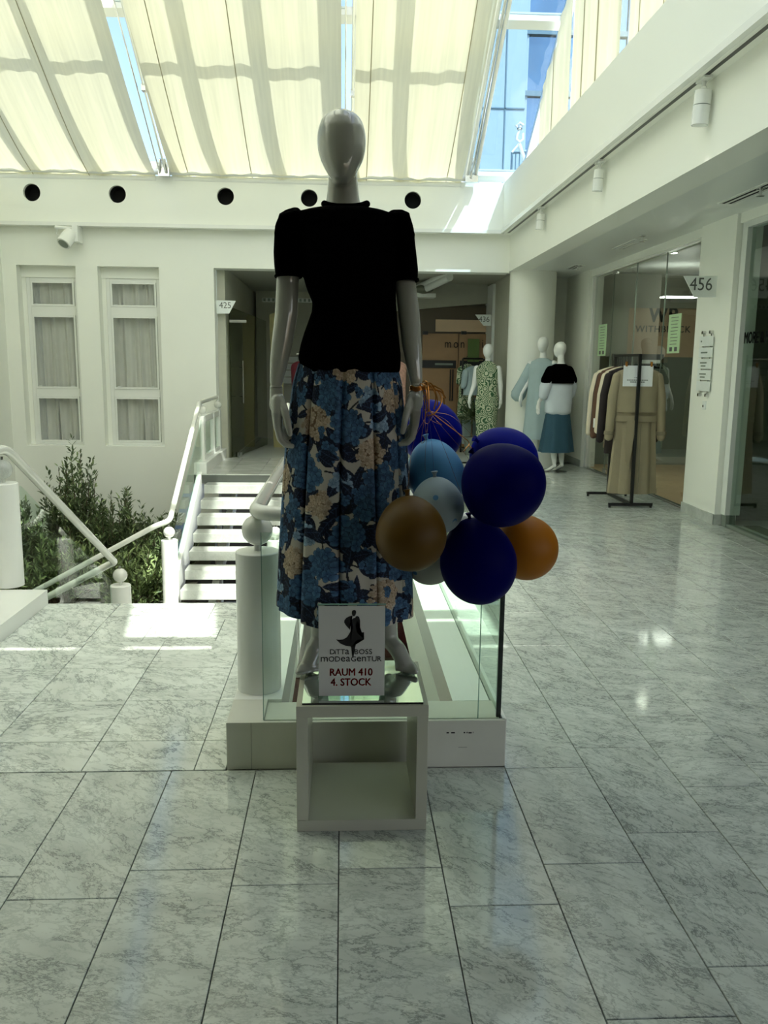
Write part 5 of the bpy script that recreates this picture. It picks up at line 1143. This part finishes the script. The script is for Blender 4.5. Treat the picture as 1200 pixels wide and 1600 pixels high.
m = MB(); m.box(x(660), x(713), 15.02, 15.04, z(575), z(563)); build(m, 'band', M['black'], bd_); m = MB(); m.box(x(719), x(757), 15.02, 15.04, z(575), z(563)); build(m, 'band', M['black'], bd_)
m = MB(); m.box(x(680), x(708), 15.012, 15.02, z(570.5), z(567.5)); build(m, 'band_lettering', M['greyfilm'], bd_)
for xx in (704, 708): m = MB(); m.tube([(x(xx), 14.98, z(577)), (x(xx), 14.98, z(626))], .012, 8); build(m, 'handle', M['black'], bd_, smooth=True)
for xx, yy in ((664, 520), (724, 519)): m = MB(); m.box(x(xx-4), x(xx+4), 15.0, 15.05, z(yy+3), z(yy-2)); build(m, 'hinge_fitting', M['black'], bd_)
m = MB(); m.box(x(680), x(760), 15.05, 15.07, z(518), z(499)); build(m, 'upper_light', M['tan'], bd_)
p = at(695, 543, 14.9); text('mon', 'lettering', M['ink'], bd_, (p.x, 14.99, p.z), .21, align='LEFT', spacing=1.35, sx=.8); p = at(745, 543, 14.9); text('ri', 'lettering', M['ink'], bd_, (p.x, 14.99, p.z), .21, align='LEFT', spacing=1.35, sx=.8)
pp_ = thing('poster', (x(735), 14.97, z(545)), 'green notice on the brown shop door', 'notice'); m = MB(); m.box(x(730), x(748), 14.965, 14.97, z(565), z(529)); build(m, 'sheet', P('olive_green_paper', (.10, .16, .04, 1), .7), pp_)
jb = MB(); jb.box(at(766.5, 560, 14.5).x, at(774, 560, 14.5).x, 14.47, 15.2, 0, 2.82); struct(jb, 'trim_10', M['soffit'])
# clothes by the brown shop, pot plant, and garments seen past the mannequin
t, T = garment('shirt', (at(742, 600, 14.0).x, 14.15), .40, .09, .98, 1.46, 'denim', 'pale blue shirt hanging beside the green dress', 'shirt', 'clothes at the brown shop', turn=.5, sleeve=.22, seed=3)
t, T = garment('shirt', (at(731, 600, 14.3).x, 14.45), .36, .08, .55, 1.50, 'greenprint', 'green patterned blouse hanging left of the pale blue shirt', 'shirt', 'clothes at the brown shop', turn=.6, sleeve=.2, seed=4)
t, T = garment('trousers', (at(737, 660, 14.4).x, 14.7), .32, .08, .12, .95, 'denim', 'grey blue trousers hanging under the shirts', 'trousers', 'clothes at the brown shop', turn=.5, sleeve=0, hook=False, seed=5)
m = MB(); m.tube([(at(724, 560, 14.3).x, 14.3, 1.58), (at(757, 560, 14.3).x, 14.5, 1.58)], .016, 8); 
for xx in (724, 757): m.tube([(at(xx, 560, 14.3).x, 14.35, 0), (at(xx, 560, 14.3).x, 14.35, 1.58)], .016, 8)
o = build(m, 'garment_rail', M['black'], org=(2.1, 14.3, 0), smooth=True); tag(o, 'black garment rail behind the green dress mannequin', 'rack')
t, T = garment('dress', (at(466, 600, 13.8).x, 13.8), .24, .10, .1, 1.50, 'redcloth', 'dark red dress glimpsed between the left arm and the black top', 'dress', 'garments behind the big mannequin', turn=.2, sleeve=.0, seed=6)
t, T = garment('dress', (at(622, 600, 13.8).x, 13.8), .30, .10, .3, 1.52, 'pinkcloth', 'pink beige patterned dress glimpsed right of the black top hem', 'dress', 'garments behind the big mannequin', turn=.3, sleeve=.0, seed=7)
m = MB(); m.tube([(-.75, 13.85, 1.62), (.80, 13.85, 1.62)], .012, 8); 
for xx in (-.40, .70): m.tube([(xx, 13.85, 0), (xx, 13.85, 1.62)], .016, 8)
o = build(m, 'garment_rail', M['chrome'], org=(.1, 13.85, 0), smooth=True); tag(o, 'steel garment rail across the opening behind the big mannequin', 'rack')

# ------------------------------------------------------------------ plants
def leaf_mesh(mb, p, d, n, L, w):
    d = d.normalized(); s = d.cross(n).normalized(); n2 = s.cross(d)
    b = len(mb.v); q = [p, p+d*L*.35+s*w+n2*w*.2, p+d*L*.75+s*w*.7, p+d*L-n2*w*.5, p+d*L*.75-s*w*.7, p+d*L*.35-s*w+n2*w*.2]
    mb.v += [tuple(v) for v in q]; mb.f += [(b, b+1, b+2, b+3), (b, b+3, b+4, b+5)]
def shrub(x, y, z, w, dpt, h, nb, label, mats=('leafd', 'leafl'), frac=.2, lsize=.09, seed=1, lean=(0, 0)):
    rg = random.Random(seed); t = thing('shrub', (x, y, z), label, 'shrub', 'evergreen shrubs in the sunken bed')
    st_ = MB(); lv = [MB(), MB()]
    for i in range(nb):
        a = rg.random()*6.28; rr = math.sqrt(rg.random()); tip = Vector((x+math.cos(a)*rr*w+lean[0], y+math.sin(a)*rr*dpt+lean[1], z+h*(.45+.55*rg.random())*(1-.55*rr*rr)))
        base = Vector((x+math.cos(a)*rr*w*.25, y+math.sin(a)*rr*dpt*.25, z)); mid = (base+tip)/2+Vector((math.cos(a)*w*.15, 0, h*.05))
        P_ = [base, (base+mid)/2+Vector((0, 0, .02)), mid, (mid+tip)/2, tip]
        if i % 3 == 0: st_.tube(P_, [.009, .008, .006, .005, .003], 5)
        for k in range(24):
            u = .35+.65*rg.random(); f = u*4; j = min(int(f), 3); p = P_[j].lerp(P_[j+1], f-j); ax = (P_[j+1]-P_[j]).normalized()
            d = (ax*.8+Vector((rg.uniform(-1, 1), rg.uniform(-1, 1), rg.uniform(-.5, .8)))).normalized()
            q = 1 if rg.random() < frac else 0
            leaf_mesh(lv[q], p+d*.01, d, Vector((rg.uniform(-1, 1), rg.uniform(-1, 1), 1)), lsize*rg.uniform(.7, 1.25), lsize*.14)
    build(st_, 'stems', M['stem'], t)
    for q in (0, 1):
        if lv[q].v: o = build(lv[q], 'foliage', M[mats[q]], t, label=('dark green leaves', 'light green leaves')[q]); o['kind'] = 'stuff'
shrub(-3.72, 11.7, -1.45, .48, .5, 1.98, 130, 'tallest dark green shrub in front of the wall between the windows', seed=1, frac=.15)
shrub(-3.05, 11.5, -1.45, .55, .6, 1.28, 110, 'dark shrub right of the tallest one', seed=2, frac=.15)
shrub(-4.25, 11.0, -1.45, .50, .6, 1.35, 110, 'dark shrub at the left behind the newel post', seed=3, frac=.12)
shrub(-2.35, 11.3, -1.45, .42, .6, 1.02, 110, 'dark shrub next to the far stairs', seed=4, frac=.15)
shrub(-3.4, 10.0, -1.45, .75, .55, .95, 150, 'lighter leafy shrub in the middle of the bed', seed=5, frac=.5)
shrub(-2.45, 9.7, -1.45, .45, .5, .90, 120, 'lighter leafy shrub beside the newel post of the far stairs', seed=6, frac=.6)
shrub(-2.6, 6.2, -1.6, .45, .35, 1.00, 70, 'pale feathery shrub just below the near landing edge', seed=8, frac=.7, lsize=.07)
pt = thing('potted_plant', (at(738, 640, 13.9).x, 13.9, 0), 'leafy potted plant in front of the clothes rail by the brown shop', 'plant')
px_ = at(738, 640, 13.9); m = MB(); m.lathe(px_.x, 13.9, [(.10, 0), (.13, .25), (.14, .30), (.12, .30)], 24); build(m, 'pot', M['greyfilm'], pt, smooth=True)
m = MB(); rg = random.Random(5)
for i in range(150):
    a = rg.random()*6.28; e = rg.uniform(.1, 1.3); d = Vector((math.cos(a)*math.cos(e), math.sin(a)*math.cos(e), math.sin(e))); leaf_mesh(m, Vector((px_.x, 13.9, .55))+d*rg.uniform(.05, .28), d+Vector((0, 0, -.4)), Vector((0, 0, 1)), .16, .02)
o = build(m, 'foliage', M['leafd'], pt); o['kind'] = 'stuff'
m = MB(); m.tube([(px_.x, 13.9, .28), (px_.x, 13.9, .7)], .015, 6); build(m, 'stem', M['stem'], pt)
